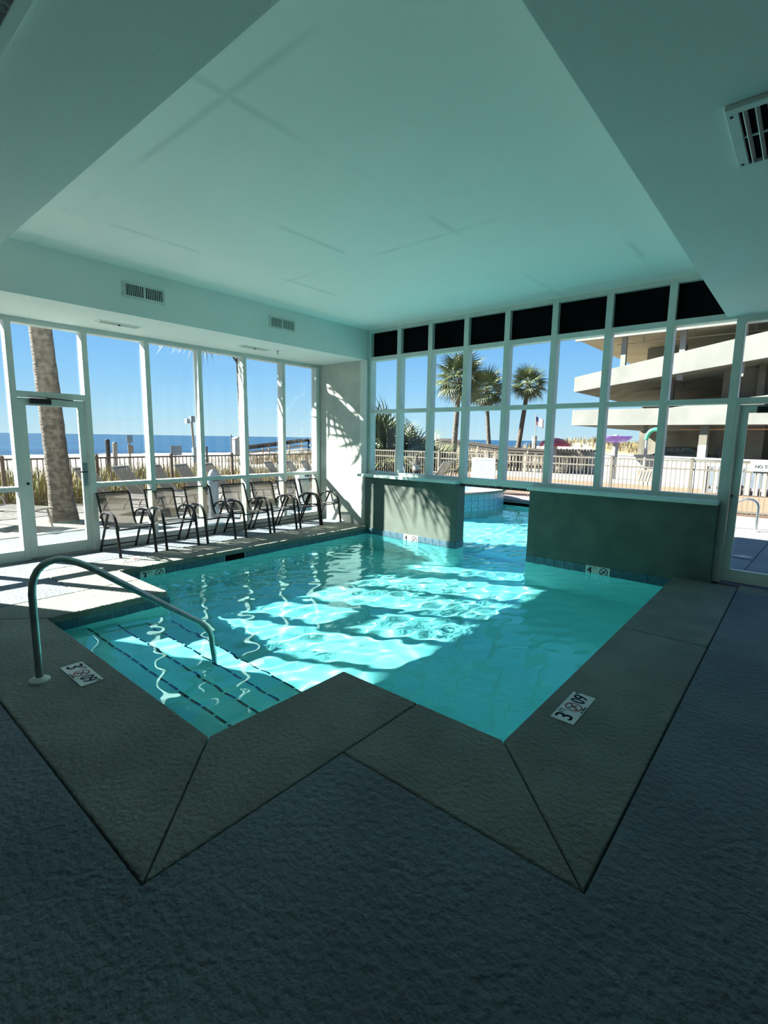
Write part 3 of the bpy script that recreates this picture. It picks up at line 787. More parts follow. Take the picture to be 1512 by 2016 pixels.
# ------------------------------------------------------------------ ground outside
struct(MB().box(-9.5, -7.79, -8, 7.25, -0.25, -0.01).build('deck_apron', 'apron'), 'grey concrete apron outside the beach windows')
struct(MB().box(-9.62, -9.5, -8, 13.0, -0.25, 0.01).build('kerb_strip', 'kerb', bevel=0.01), 'white kerb between apron and pavers')
struct(MB().box(-13.3, -9.62, -8, 7.25, -0.25, -0.005).build('paver_terrace', 'pavers'), 'grey paver terrace under the loungers')
dk = MB()
dk.box(-1.4, 9, 7.25, 14.05, -0.25, -0.005)
dk.box(-13.3, -1.4, 12.9, 14.05, -0.25, -0.004)
dk.box(-13.3, -11.0, 7.25, 12.9, -0.25, -0.005)
deck2 = struct(dk.build('pool_deck', 'conc'), 'pale concrete deck around the outdoor pool')
MB().bar((-0.52, 7.3, -0.004), (-0.20, 14.0, -0.004), 0.012, 0.006).build('joint', 'groove', deck2)
MB().bar((-1.4, 9.0, -0.004), (-0.45, 8.75, -0.004), 0.012, 0.006).build('joint', 'groove', deck2)
struct(MB().box(-13.3, 12, 14.05, 21.5, -0.25, -0.01).build('brick_walk', 'brickway'), 'orange brick paver walk behind the tan fence')
struct(MB().box(-13.3, 16, 21.5, 46.0, -0.25, -0.015).build('splash_pad', 'conc'), 'pale concrete splash pad ground')
# outdoor pool edge coping
oc = struct_empty('outdoor_coping', (-6, 12.9, 0), 'pale coping of the outdoor pool')
for k in range(6):
    x0 = -11.0 + k * 1.6
    MB().box(x0 + 0.004, x0 + 1.596, 12.86, 13.2, -0.07, 0.012).build('coping_slab', 'conc', oc, bevel=0.01)
for k in range(4):
    y0 = 7.25 + k * 1.41
    MB().box(-1.44, -1.1, y0 + 0.004, y0 + 1.406, -0.07, 0.012).build('coping_slab', 'conc', oc, bevel=0.01)

def sstep(a, b, x):
    t = max(0.0, min(1.0, (x - a) / (b - a))); return t * t * (3 - 2 * t)
def land(x, y):
    t = max(0.0, min(1.0, (-14.0 - x) / 92.0))
    z = -0.10 - 1.75 * t ** 0.8
    z += 1.55 * math.exp(-(((x + 27) / 9.0) ** 2 + ((y - 34.5) / 8.0) ** 2))
    z += 1.7 * math.exp(-(((x + 22) / 9.0) ** 2 + ((y - 62) / 12.0) ** 2)) + 1.5 * math.exp(-(((x + 8) / 9.0) ** 2 + ((y - 78) / 14.0) ** 2))
    z += 0.35 * math.exp(-(((x + 18) / 4.0) ** 2)) * (0.5 + 0.5 * math.sin(y * 0.35)) * sstep(-14.2, -16, x)
    z += 0.05 * math.sin(x * 0.9 + y * 0.4) + 0.04 * math.sin(y * 1.1 - x * 0.3)
    if x > -13.4 and y < 47: z = -3.0
    return z
lx = [-13.3, -13.45, -13.9] + [-14.5 - 0.9 * i for i in range(40)] + [-52 - 3.2 * i for i in range(28)]
lx = sorted(lx) + [-12, -9, -6, -3, 0, 4, 9, 15, 25]
ly = [-70 + 6 * i for i in range(11)] + [-5 + 1.1 * i for i in range(50)] + [51 + 4 * i for i in range(26)]
lv = [(x, y, land(x, y)) for x in lx for y in ly]; n = len(ly)
lf = [(i * n + j, (i + 1) * n + j, (i + 1) * n + j + 1, i * n + j + 1) for i in range(len(lx) - 1) for j in range(n - 1)]
lm = MB(); lm.v = lv; lm.f = lf
sandm = MAT['sand']
nn, ll = sandm.node_tree.nodes, sandm.node_tree.links
# vegetated ground close behind the fence, bare sand farther out
_b = nn['Principled BSDF']; _base = _b.inputs['Base Color'].links[0].from_socket
_tc = nn.new('ShaderNodeTexCoord'); _nz = nn.new('ShaderNodeTexNoise'); _nz.inputs['Scale'].default_value = 0.35
_sp = nn.new('ShaderNodeSeparateXYZ'); ll.new(_tc.outputs['Object'], _sp.inputs[0]); ll.new(_tc.outputs['Object'], _nz.inputs['Vector'])
_a = nn.new('ShaderNodeMath'); _a.operation = 'MULTIPLY_ADD'; _a.inputs[1].default_value = 7.0; ll.new(_nz.outputs['Fac'], _a.inputs[0]); ll.new(_sp.outputs['X'], _a.inputs[2])
_mr = nn.new('ShaderNodeMapRange'); _mr.inputs[1].default_value = -15.5; _mr.inputs[2].default_value = -13.5; ll.new(_a.outputs[0], _mr.inputs[0])
_mx = nn.new('ShaderNodeMix'); _mx.data_type = 'RGBA'; ll.new(_mr.outputs[0], _mx.inputs[0]); ll.new(_base, _mx.inputs[6]); _mx.inputs[7].default_value = (0.22, 0.18, 0.10, 1)
ll.new(_mx.outputs[2], _b.inputs['Base Color'])
struct(lm.build('sand_ground', 'sand', smooth=True), 'white beach sand and low dunes')
sea = MB().face((-9000, -9000, -1.55), (-88, -9000, -1.55), (-88, 9000, -1.55), (-9000, 9000, -1.55)).build('sea', 'sea')
tag(sea, 'deep blue sea reaching the horizon', 'sea', kind='stuff')

# ------------------------------------------------------------------ fences
def picket_fence(label, p, q, mat, rails, spacing, post_every, h, pw=0.018):
    p, q = Vector(p), Vector(q); d = (q - p); L = d.length; d.normalize()
    t = thing('picket_fence', label, 'fence', tuple(p), math.atan2(d.y, d.x), 'metal picket fences')
    for z in rails: MB().box(0, L, -0.016, 0.016, z - 0.02, z + 0.02).build('rail', mat, t, local=True)
    pm = MB().box(-pw / 2, pw / 2, -pw / 2, pw / 2, 0.05, h).mesh('picket'); pm.materials.append(MAT[mat])
    for k in range(int(L / spacing)): put('picket', pm, t, ((k + 0.5) * spacing, 0, 0))
    po = MB().box(-0.034, 0.034, -0.034, 0.034, -0.02, h + 0.05); po.box(-0.042, 0.042, -0.042, 0.042, h + 0.05, h + 0.065); po.prism([(-0.02, -0.02), (0.02, -0.02), (0.02, 0.02), (-0.02, 0.02)], h + 0.065, h + 0.085)
    pom = po.mesh('post'); pom.materials.append(MAT[mat])
    n = int(L / post_every)
    for k in range(n + 1): put('post', pom, t, (min(L, k * post_every), 0, 0))
    return t
picket_fence('dark bronze picket fence between loungers and dune grass', (-13.1, -2.7, 0), (-13.1, 14.0, 0), 'bronze', (0.12, 1.08), 0.11, 1.86, 1.08)
picket_fence('tan picket fence along the outdoor pool deck', (-13.1, 14.0, 0), (4.5, 14.0, 0), 'tanfence', (0.10, 1.02, 1.22), 0.10, 1.83, 1.22)

# ------------------------------------------------------------------ palms, bushes, grass
def fan_mesh(name, petiole, blade, nb, spread, droop, width, seed, mat):
    r = random.Random(seed); m = MB()
    m.bar((0, 0, 0), (petiole, 0, 0.02), 0.022, 0.014)
    for k in range(nb):
        a = -spread + 2 * spread * k / (nb - 1) + r.uniform(-0.04, 0.04)
        Lb = blade * (0.72 + 0.28 * math.cos(a * 0.75)) * r.uniform(0.9, 1.08)
        dx, dy = math.cos(a), math.sin(a); nx, ny = -dy, dx
        P = []
        for s, w in ((0.0, 0.25), (0.4, 1.0), (0.75, 0.6), (1.0, 0.04)):
            z = 0.02 + 0.10 * s * blade * (1 - abs(a) / spread) - droop * s ** 2.2 * Lb
            P.append((petiole + dx * Lb * s, dy * Lb * s, z, w * width))
        for (x0, y0, z0, w0), (x1, y1, z1, w1) in zip(P, P[1:]):
            b = len(m.v)
            m.v += [(x0 + nx * w0, y0 + ny * w0, z0 - w0 * 0.5), (x0, y0, z0), (x0 - nx * w0, y0 - ny * w0, z0 - w0 * 0.5),
                    (x1 + nx * w1, y1 + ny * w1, z1 - w1 * 0.5), (x1, y1, z1), (x1 - nx * w1, y1 - ny * w1, z1 - w1 * 0.5)]
            m.f += [(b, b + 1, b + 4, b + 3), (b + 1, b + 2, b + 5, b + 4)]
    me = m.mesh(name); me.materials.append(MAT[mat]); return me
FAN = [fan_mesh('frond', 0.75, 0.80, 23, 2.2, 0.40, 0.028, s, 'frond') for s in (1, 2, 3)]
FAN_DRY = [fan_mesh('dry_frond', 0.6, 0.65, 13, 1.5, 0.75, 0.018, s, 'deadfrond') for s in (4, 5)]
def palm(label, base, top, r0, r1, crown, nf, dry=6, seed=1, boots=True, sweep=125):
    r = random.Random(seed)
    t = thing('palm_tree', label, 'palm', base, group='palm trees')
    b, tp = Vector(base), Vector(top)
    mid = (b + tp) / 2 + Vector((r.uniform(-0.08, 0.08), r.uniform(-0.08, 0.08), 0))
    pts = []; rad = []; N = 44
    for i in range(N + 1):
        s = i / N; p = b * (1 - s) ** 2 + mid * 2 * s * (1 - s) + tp * s * s
        pts.append(tuple(p - Vector((0, 0, 0.05 if i == 0 else 0))))
        rad.append((r0 + (r1 - r0) * min(1, s * 1.3)) * (1.0 + 0.03 * (i % 2) + r.uniform(-0.02, 0.02)) + 0.06 * math.exp(-s * 22))
    trunk = MB().tube(pts, rad, 14).build('trunk', 'trunk', t, smooth=True)
    if boots:
        for k in range(14):
            a = k * 2.4; z = tp.z - 0.12 - 0.055 * k
            c = Vector((tp.x, tp.y, z)); o = Vector((math.cos(a), math.sin(a), 0))
            MB().bar(tuple(c + o * r1 * 0.8), tuple(c + o * (r1 + 0.09) + Vector((0, 0, 0.16))), 0.07, 0.02).build('boot', 'trunk', trunk)
    for k in range(nf):
        u = (k + 0.5) / nf
        el = math.radians(82 - sweep * u ** 0.85); az = k * 2.39996 + r.uniform(-0.2, 0.2)
        s = crown / 1.5 * r.uniform(0.88, 1.08)
        put('frond', FAN[k % 3], t, tuple(tp - b), (r.uniform(-0.5, 0.5), -el, az), (s, s, s))
    for k in range(dry):
        s = crown / 1.5 * r.uniform(0.8, 1.0)
        put('dry_frond', FAN_DRY[k % 2], t, tuple(tp - b - Vector((0, 0, 0.1))), (r.uniform(-0.5, 0.5), math.radians(48 + 22 * r.random()), k * 2.39996 + 0.9), (s, s, s))
    return t
palm('thick leaning palm trunk just outside the glass door', (-10.73, 3.24, -0.005), (-10.66, 2.93, 7.2), 0.20, 0.165, 1.7, 30, 4, 11)
pl2 = palm('slim palm with drooping dry fronds behind a beach window mullion', (-8.6, 5.86, -0.01), (-8.6, 5.80, 3.85), 0.09, 0.09, 1.75, 48, 0, 12, sweep=84)
for rx, ry, rz_, s_ in ((0.3, 26, -1.65, 0.95), (-0.3, 60, -1.2, 0.5), (0.1, 62, 0.9, 0.5), (0.2, 8, -0.9, 1.2), (-0.2, 14, -1.4, 1.1)):
    put('dry_frond', FAN_DRY[0], pl2, (0.0, -0.10, 3.75), (rx, math.radians(ry), rz_), (s_, s_, s_))
palm('broad palm with a full crown, leftmost of three beyond the tan fence', (-15.25, 24.0, -0.1), (-14.98, 24.0, 4.9), 0.16, 0.13, 1.75, 40, 7, 13)
palm('slim palm in the middle of three beyond the tan fence', (-18.3, 34.0, -0.1), (-18.85, 34.0, 5.3), 0.17, 0.14, 1.9, 40, 8, 14)
palm('palm leaning right beside the flag, rightmost of three', (-17.2, 36.0, -0.1), (-16.5, 36.0, 5.75), 0.2, 0.16, 1.65, 40, 6, 15)
def bush(name, label, loc, n, s0, seed, group, el_lo=20, el_hi=85):
    r = random.Random(seed); t = thing(name, label, 'shrub', loc, group=group)
    for k in range(n):
        el = math.radians(el_lo + (el_hi - el_lo) * r.random()); az = k * 2.39996; s = s0 * r.uniform(0.75, 1.15)
        put('frond', FAN[k % 3], t, (r.uniform(-0.35, 0.35) * s0, r.uniform(-0.35, 0.35) * s0, r.uniform(0, 0.5) * s0), (r.uniform(-0.6, 0.6), -el, az), (s, s, s))
    return t
bush('palmetto', 'tall dark palmetto clump behind the fence corner', (-13.6, 15.6, 0), 34, 1.7, 21, 'palmettos by the fence corner', 5, 88)
bush('palmetto', 'lower palmetto clump beside the dune boardwalk', (-13.0, 16.9, 0), 30, 1.35, 22, 'palmettos by the fence corner', 5, 88)
bush('palmetto', 'light green palmetto right of the dark clump', (-12.2, 17.6, 0), 20, 0.95, 24, 'palmettos by the fence corner', 5, 80)
def yucca(label, loc, n, L, seed):
    r = random.Random(seed); t = thing('yucca', label, 'shrub', loc)
    lm_ = MB()
    for (s0, w0, z0), (s1, w1, z1) in zip(((0, .016, 0), (.5, .022, .03), (1, .001, -.04)), ((.5, .022, .03), (1, .001, -.04))):
        lm_.face((s0 * L, -w0, z0), (s1 * L, -w1, z1), (s1 * L, w1, z1), (s0 * L, w0, z0))
    me = lm_.mesh('leaf'); me.materials.append(MAT['frond'])
    for k in range(n):
        s = r.uniform(0.7, 1.1)
        put('leaf', me, t, (0, 0, r.uniform(0.1, 0.75)), (r.uniform(-0.4, 0.4), -math.radians(r.uniform(0, 80)), k * 2.39996), (s, s, s))
    return t
yucca('spiky yucca bush growing against the bronze fence', (-13.7, 10.75, -0.1), 70, 0.75, 5)
def grass(name, label, n, gen, h0, h1, w, mat, seed):
    r = random.Random(seed); m = MB()
    for _ in range(n):
        x, y = gen(r); z = land(x, y) - 0.03; h = r.uniform(h0, h1); a = r.random() * 6.28; lean = r.uniform(0.05, 0.45) * h
        cx, cy = math.cos(a), math.sin(a); px_, py_ = -cy * w, cx * w
        b = len(m.v)
        m.v += [(x - px_, y - py_, z), (x + px_, y + py_, z), (x + cx * lean * .35 + px_ * .8, y + cy * lean * .35 + py_ * .8, z + h * .6), (x + cx * lean * .35 - px_ * .8, y + cy * lean * .35 - py_ * .8, z + h * .6), (x + cx * lean, y + cy * lean, z + h)]
        m.f += [(b, b + 1, b + 2, b + 3), (b + 3, b + 2, b + 4)]
    o = m.build(name, mat); tag(o, label, 'grass', kind='stuff'); return o
grass('dune_grass', 'golden green dune grass standing behind the bronze fence', 20000, lambda r: (-13.3 - 4.2 * r.random() ** 1.4, -4 + 22 * r.random()), 0.25, 0.85, 0.013, 'grass', 31)
grass('sea_oats', 'dry sea oats covering the dune by the boardwalk', 9000, lambda r: (r.gauss(-26, 7) if r.random() < .75 else -13.5 - 12 * r.random(), 23 + abs(r.gauss(0, 9))), 0.3, 0.8, 0.018, 'seaoat', 32)
grass('far_dune_grass', 'tan grass on the far dune beyond the splash pad', 5000, lambda r: (r.gauss(-15, 8), 55 + 25 * r.random()), 0.3, 0.9, 0.03, 'seaoat', 33)

# ------------------------------------------------------------------ boardwalk over the dune
bw = thing('boardwalk', 'weathered wooden boardwalk with dark handrail crossing the dune', 'boardwalk', (-20, 30.5, 0))
path = [(-9.3, 28.2, 1.05), (-15.0, 29.5, 1.12), (-21.0, 30.5, 1.66), (-30.5, 33.0, 1.86), (-39.5, 34.6, 1.44), (-41.0, 28.2, 0.66)]
for a, b in zip(path, path[1:]):
    A, B = Vector(a), Vector(b); d = B - A; L = Vector((d.x, d.y, 0)).length
    side = Vector((d.y, -d.x, 0)).normalized()
    for s in (0.0, 1.5):
        MB().bar(A + side * s, B + side * s, 0.16, 0.09).build('handrail', 'darkwood', bw)
        MB().bar(A + side * s - Vector((0, 0, .13)), B + side * s - Vector((0, 0, .17)), 0.05, 0.22).build('rail', 'darkwood', bw)
        MB().bar(A + side * s - Vector((0, 0, .62)), B + side * s - Vector((0, 0, .62)), 0.04, 0.10).build('rail', 'wood', bw)
        nP = max(2, int(L / 1.8))
        for k in range(nP + 1):
            P = A + d * (k / nP) + side * s
            MB().box(P.x - .05, P.x + .05, P.y - .05, P.y + .05, min(land(P.x, P.y), P.z - 1.0) - 0.2, P.z).build('post', 'palewood', bw)
    nB = int(L / 0.22)
    if a[0] > -25:
        for k in range(nB):
            P = A + d * ((k + .5) / nB)
            MB().box(P.x - .045, P.x + .045, P.y - .015, P.y + .015, P.z - 0.95, P.z - 0.2).build('baluster', 'palewood', bw)
    MB().bar(A + side * .75 - Vector((0, 0, 1.0)), B + side * .75 - Vector((0, 0, 1.0)), 1.6, 0.06).build('deck', 'palewood', bw)
wf2 = thing('wooden_fence', 'grey board fence beyond the brick walk', 'fence', (-9.8, 27.2, 0))
for k in range(15):
    x = -10.9 + k * 0.16
    MB().box(x, x + 0.13, 27.2, 27.23, -0.02, 1.22 + 0.02 * (k % 2)).build('board', 'wood', wf2)
MB().box(-10.9, -8.5, 27.23, 27.28, 0.9, 1.0).build('rail', 'wood', wf2)
wf3 = thing('dark_fence', 'dark wooden lattice fence below the boardwalk', 'fence', (-13, 25.5, 0))
for k in range(46):
    x = -19.5 + k * 0.2
    MB().box(x, x + 0.11, 25.5, 25.53, -0.1, 0.98).build('board', 'darkwood' if k % 3 else 'wood', wf3)
for z in (0.25, 0.85): MB().box(-19.5, -10.3, 25.53, 25.58, z, z + 0.09).build('rail', 'darkwood', wf3)

# ------------------------------------------------------------------ beach side furniture
def make_lounger():
    t = thing('chaise_lounge', '', 'lounger', group='chaise lounges outside')
    W = 0.265
    bed = MB(); 
    for (y0, z0), (y1, z1) in zip([(0, .36), (.45, .375), (.95, .37), (1.3, .35)], [(.45, .375), (.95, .37), (1.3, .35)]):
        bed.face((-W, y0, z0), (W, y0, z0), (W, y1, z1), (-W, y1, z1))
    bed.build('bed_sling', 'loungersling', t, local=True)
    bk = MB()
    for (y0, z0), (y1, z1) in zip([(0, .36), (-.20, .62), (-.42, .93)], [(-.20, .62), (-.42, .93)]):
        bk.face((-W, y0, z0), (W, y0, z0), (W, y1, z1), (-W, y1, z1))
    bk.build('back_sling', 'loungersling', t, local=True)
    for s in (-1, 1):
        x = s * W
        MB().tube([(x, -0.1, .34), (x, .45, .36), (x, 1.3, .345)], 0.017, 8).build('side_rail', 'loungerframe', t, smooth=True, local=True)
        MB().tube([(x, 0, .36), (x, -.20, .62), (x, -.43, .94)], 0.016, 8).build('back_rail', 'loungerframe', t, smooth=True, local=True)
        MB().tube([(x, 1.18, .345), (x * 1.05, 1.25, 0)], 0.017, 8).build('leg', 'loungerframe', t, smooth=True, local=True)
        MB().tube([(x, -.02, .35), (x * 1.05, -.22, 0)], 0.017, 8).build('leg', 'loungerframe', t, smooth=True, local=True)
        MB().tube(arc((x * 1.08, -.22, .6), (x * 1.15, .2, .66), (x * 1.05, .33, .36), 6), 0.014, 8).build('armrest', 'loungerframe', t, smooth=True, local=True)
    MB().tube([(-W, -.43, .94), (W, -.43, .94)], 0.016, 8).build('top_bar', 'kerb', t, smooth=True, local=True)
    MB().tube([(-W, 1.3, .345), (W, 1.3, .345)], 0.016, 8).build('foot_bar', 'loungerframe', t, smooth=True, local=True)
    return t
LRZ = math.atan2(0.53, 0.85) - math.pi / 2
LP = [(-11.15, 2.0, LRZ, 'chaise lounge left of the palm trunk, foot end toward the door'),
      (-11.45, 4.22, LRZ, 'chaise lounge half hidden behind the thick palm trunk'),
      (-11.45, 4.98, LRZ, 'chaise lounge in the bay right of the glass door'),
      (-11.45, 5.72, LRZ, 'chaise lounge behind the blue grey post bin'),
      (-11.45, 6.40, LRZ, 'chaise lounge just right of the blue grey post bin'),
      (-11.45, 7.12, LRZ, 'chaise lounge behind the third indoor chair'),
      (-11.45, 8.20, LRZ, 'chaise lounge just behind the dry-fronded palm'),
      (-11.45, 9.02, LRZ, 'chaise lounge left of the pale dome-topped bin'),
      (-11.45, 9.75, LRZ, 'chaise lounge in front of the yucca'),
      (-11.45, 10.35, LRZ, 'chaise lounge farthest along the bronze fence, next to the pier'),
      (-11.75, 12.6, 0.9, 'dark lounge seen through the first pane left of the pool windows'),
      (-9.25, 13.62, math.pi / 2, 'dark lounge near the fence seen through the third pool window')]
lg = make_lounger()
for i, (x, y, rz, lab) in enumerate(LP):
    c = lg if i == 0 else copy_tree(lg)
    c.location = (x, y, -0.005 if x < -9 or y > 11 else -0.005); c.rotation_euler = (0, 0, rz); c['label'] = lab
def dome_bin(label, loc, r, h, mat):
    t = thing('dome_bin', label, 'bin', loc)
    MB().lathe([(r * 1.05, 0), (r * 1.05, 0.03), (r, 0.04), (r, h * 0.72)], 20, loc).build('body', mat, t, smooth=True)
    MB().lathe([(r * 1.08, h * 0.72), (r * 1.12, h * 0.76), (r * 1.1, h * 0.82), (r * 0.85, h * 0.93), (r * 0.4, h * 0.99), (0.01, h)], 20, loc).build('dome_lid', mat, t, smooth=True)
    MB().box(loc[0] + r * 0.9, loc[0] + r * 1.12, loc[1] - 0.07, loc[1] + 0.07, loc[2] + h * 0.76, loc[2] + h * 0.84).build('flap', 'blackmetal', t)
dome_bin('slim blue grey dome-topped post bin outside behind the second chair', (-9.25, 5.52, -0.01), 0.10, 0.98, 'binmetal')
dome_bin('pale dome-topped bin outside near the yucca', (-9.9, 8.45, -0.005), 0.17, 0.86, 'flange')
def pole(name, label, cat, x, y, parts):
    t = thing(name, label, cat, (x, y, land(x, y)))
    for nm, mb, mt in parts: mb.build(nm, mt, t)
    return t
pole('wooden_post', 'thin pair-mate wooden post standing on the sand, taller one', 'post', -22, 8.42, [('shaft', MB().tube([(-22, 8.42, -0.5), (-22, 8.42, 1.40)], 0.09, 10), 'darkwood'), ('cap', MB().lathe([(0.1, 1.40), (0.06, 1.44)], 10, (-22, 8.42, 0)), 'darkwood')])
pole('wooden_post', 'shorter wooden post right of its taller mate on the sand', 'post', -22, 8.66, [('shaft', MB().tube([(-22, 8.66, -0.5), (-22, 8.70, 1.28)], 0.09, 10), 'wood'), ('cap', MB().lathe([(0.1, 1.28), (0.06, 1.32)], 10, (-22, 8.70, 0)), 'wood')])
pole('beach_sign', 'tall round-topped beach sign on a pole over the sand', 'sign', -22, 9.3, [('pole', MB().tube([(-22, 9.3, -0.5), (-22, 9.28, 1.55)], 0.035, 8), 'palewood'), ('disc', MB().box(-21.97, -21.95, 9.17, 9.41, 1.32, 1.62), 'binmetal'), ('plate', MB().box(-21.97, -21.95, 9.2, 9.42, 0.85, 1.2), 'palewood')])
pole('notice_sign', 'small square notice on a stake above the fence', 'sign', -22, 11.3, [('stake', MB().tube([(-22, 11.3, -0.5), (-22, 11.3, 0.9)], 0.03, 8), 'palewood'), ('board', MB().box(-21.97, -21.95, 11.05, 11.57, 0.75, 1.18), 'binmetal')])
pole('shower_pole', 'leaning pale pole with boxes at its top on the beach', 'pole', -20, 11.1, [('shaft', MB().tube([(-20, 11.2, -0.5), (-20, 11.03, 2.35)], 0.05, 8), 'palewood'), ('lamp_box', MB().box(-20.08, -19.92, 10.98, 11.16, 2.2, 2.46), 'binmetal'), ('side_box', MB().box(-20.08, -19.92, 10.78, 10.92, 2.15, 2.33), 'kerb'), ('meter_box', MB().box(-20.06, -19.9, 11.02, 11.22, 0.55, 1.15), 'binmetal')])
pole('marker_pole', 'thin pale marker pole rising before the sea', 'pole', -30, 19.4, [('shaft', MB().tube([(-30, 19.4, -0.6), (-30, 19.36, 1.72)], 0.05, 8), 'binmetal'), ('cap', MB().lathe([(0.06, 1.72), (0.03, 1.76)], 8, (-30, 19.36, 0)), 'white')])
pole('wooden_post', 'thin dark post right of the third window mullion on the beach', 'post', -22, 12.85, [('shaft', MB().tube([(-22, 12.85, -0.5), (-22, 12.85, 1.12)], 0.05, 8), 'darkwood'), ('cap', MB().lathe([(0.06, 1.12), (0.03, 1.15)], 8, (-22, 12.85, 0)), 'darkwood')])
pole('beach_box', 'white box on the boardwalk end by the shore', 'box', -43.5, 28.5, [('body', MB().box(-43.8, -43.2, 28.3, 29.1, -0.3, 1.35), 'kerb'), ('roof', MB().prism_axis([(28.25, 1.35), (29.15, 1.35), (28.7, 1.6)], -43.85, -43.15, 'x'), 'kerb')])
pole('wooden_post', 'round post with pale band standing right of the flag pole base', 'post', -24.0, 48.0, [('shaft', MB().tube([(-21.0, 48, -0.5), (-21.0, 48, 2.1)], 0.22, 10), 'wood'), ('band', MB().tube([(-21.0, 48, 1.5), (-21.0, 48, 1.85)], 0.235, 10), 'kerb')])

# ------------------------------------------------------------------ outdoor pool side: spa, rails, sign, bollard
SC = (-8.05, 11.83); SR = 1.9
spa = thing('raised_spa', 'round raised spa wall faced with blue tiles in the outdoor pool', 'spa', (SC[0], SC[1], -0.14))
MB().lathe([(SR - 0.02, -1.3), (SR - 0.02, 0.28)], 64, (SC[0], SC[1], 0)).build('wall', 'conc', spa, smooth=True)
rim = MB(); n = 64
for k in range(n):
    a0, a1 = 2 * math.pi * k / n, 2 * math.pi * (k + 1) / n
    b = len(rim.v)
    for a in (a0, a1):
        for rr, z in ((SR + 0.0, 0.27), (SR + 0.05, 0.275), (SR + 0.06, 0.31), (SR + 0.03, 0.34), (SR - 0.32, 0.34), (SR - 0.32, 0.20)):
            rim.v.append((SC[0] + rr * math.cos(a), SC[1] + rr * math.sin(a), z))
    for i in range(5): rim.f.append((b + i, b + 6 + i, b + 7 + i, b + 1 + i))
rim.build('rim', 'coping', spa, smooth=True)
MB().lathe([(SR - 0.32, 0.282), (SR - 0.32, 0.285)], 48, (SC[0], SC[1], 0)).build('spa_water', 'spatile', spa)
TW = 0.2; nt = int(2 * math.pi * SR / TW); da = 2 * math.pi / nt
stm = MB().box(-0.012, 0.006, -TW / 2 + 0.004, TW / 2 - 0.004, 0, 0.17).mesh('tile'); stm.materials.append(MAT['spatile'])
for k in range(nt):
    a = k * da
    if not (-2.3 < (a if a < math.pi else a - 2 * math.pi) < 1.0): continue
    for row in range(3):
        put('tile', stm, spa, ((SR + 0.0) * math.cos(a), (SR + 0.0) * math.sin(a), -0.22 + row * 0.175 + 0.14), (0, 0, a))
MB().prism([(-6.5, 12.1), (-6.05, 12.0), (-5.95, 12.7), (-6.6, 12.9)], 0.335, 0.40).build('spill_lip', 'coping', spa, bevel=0.01)
hp = [(0, 0), (0, 0.38)] + [(p[0], p[2]) for p in arc((0, 0, 0.42), (0.0, 0, 0.62), (0.22, 0, 0.60), 6)] + [(0.55, 0.42), (0.95, 0.16), (1.15, -0.25), (1.17, -0.6)]
handrail('pool_handrail', 'shiny handrail at the outdoor pool seen through the right door', (-0.62, 11.75, -0.005), hp, ((0, 0.0),), (-1.0, 0.05), 'steel')
for i, (x, y, lab) in enumerate(((-10.5, 12.95, 'arched steel grab rail in front of the dark bollard'),)):
    t = thing('grab_rail', lab, 'handrail', (x, y, 0.012), group='grab rails by the far pool edge')
    MB().tube([(x, y + 0.1, 0.0), (x, y + 0.1, 0.5)] + arc((x, y + 0.1, 0.55), (x + 0.05, y, 0.95), (x + 0.4, y - 0.05, 0.85), 6) + [(x + 0.62, y - 0.2, 0.5), (x + 0.66, y - 0.25, -0.2)], 0.022, 8).build('rail', 'steel', t, smooth=True)
    MB().lathe([(0.05, 0), (0.05, 0.01), (0.03, 0.025)], 14, (x, y + 0.1, 0.012)).build('flange', 'flange', t)
for (x, y, r, lab) in ((-0.59, 8.93, 0.125, 'round white deck lid in the shaded outdoor deck'),):
    t = thing('drain_cover', lab, 'lid', (x, y, -0.005))
    MB().lathe([(r, 0), (r, 0.006), (r * .9, 0.010)], 24, (x, y, -0.005)).build('cover', 'white', t)
    MB().lathe([(r * .18, 0), (r * .18, 0.012)], 12, (x, y, -0.005)).build('plug', 'flange', t)
t = thing('deck_plate', 'small white square plate on the outdoor deck by the door', 'plate', (-0.98, 10.25, -0.005))
MB().box(-1.08, -0.88, 10.13, 10.37, -0.005, 0.008).build('plate', 'white', t); MB().box(-1.0, -0.96, 10.2, 10.3, 0.008, 0.011).build('mark', 'ink', t)
bl = thing('bollard', 'dark bollard with white collar and pointed cap by the pool fence', 'bollard', (-9.72, 13.12, 0.0))
MB().lathe([(0.15, 0), (0.15, 0.62), (0.13, 0.66)], 16, (-9.72, 13.12, 0.0)).build('body', 'darkwood', bl)
MB().lathe([(0.115, 0.66), (0.115, 0.82)], 16, (-9.72, 13.12, 0.0)).build('collar', 'white', bl)
MB().lathe([(0.16, 0.82), (0.13, 0.88), (0.05, 0.99), (0.03, 1.12), (0.005, 1.15)], 16, (-9.72, 13.12, 0.0)).build('cap', 'darkwood', bl, smooth=True)

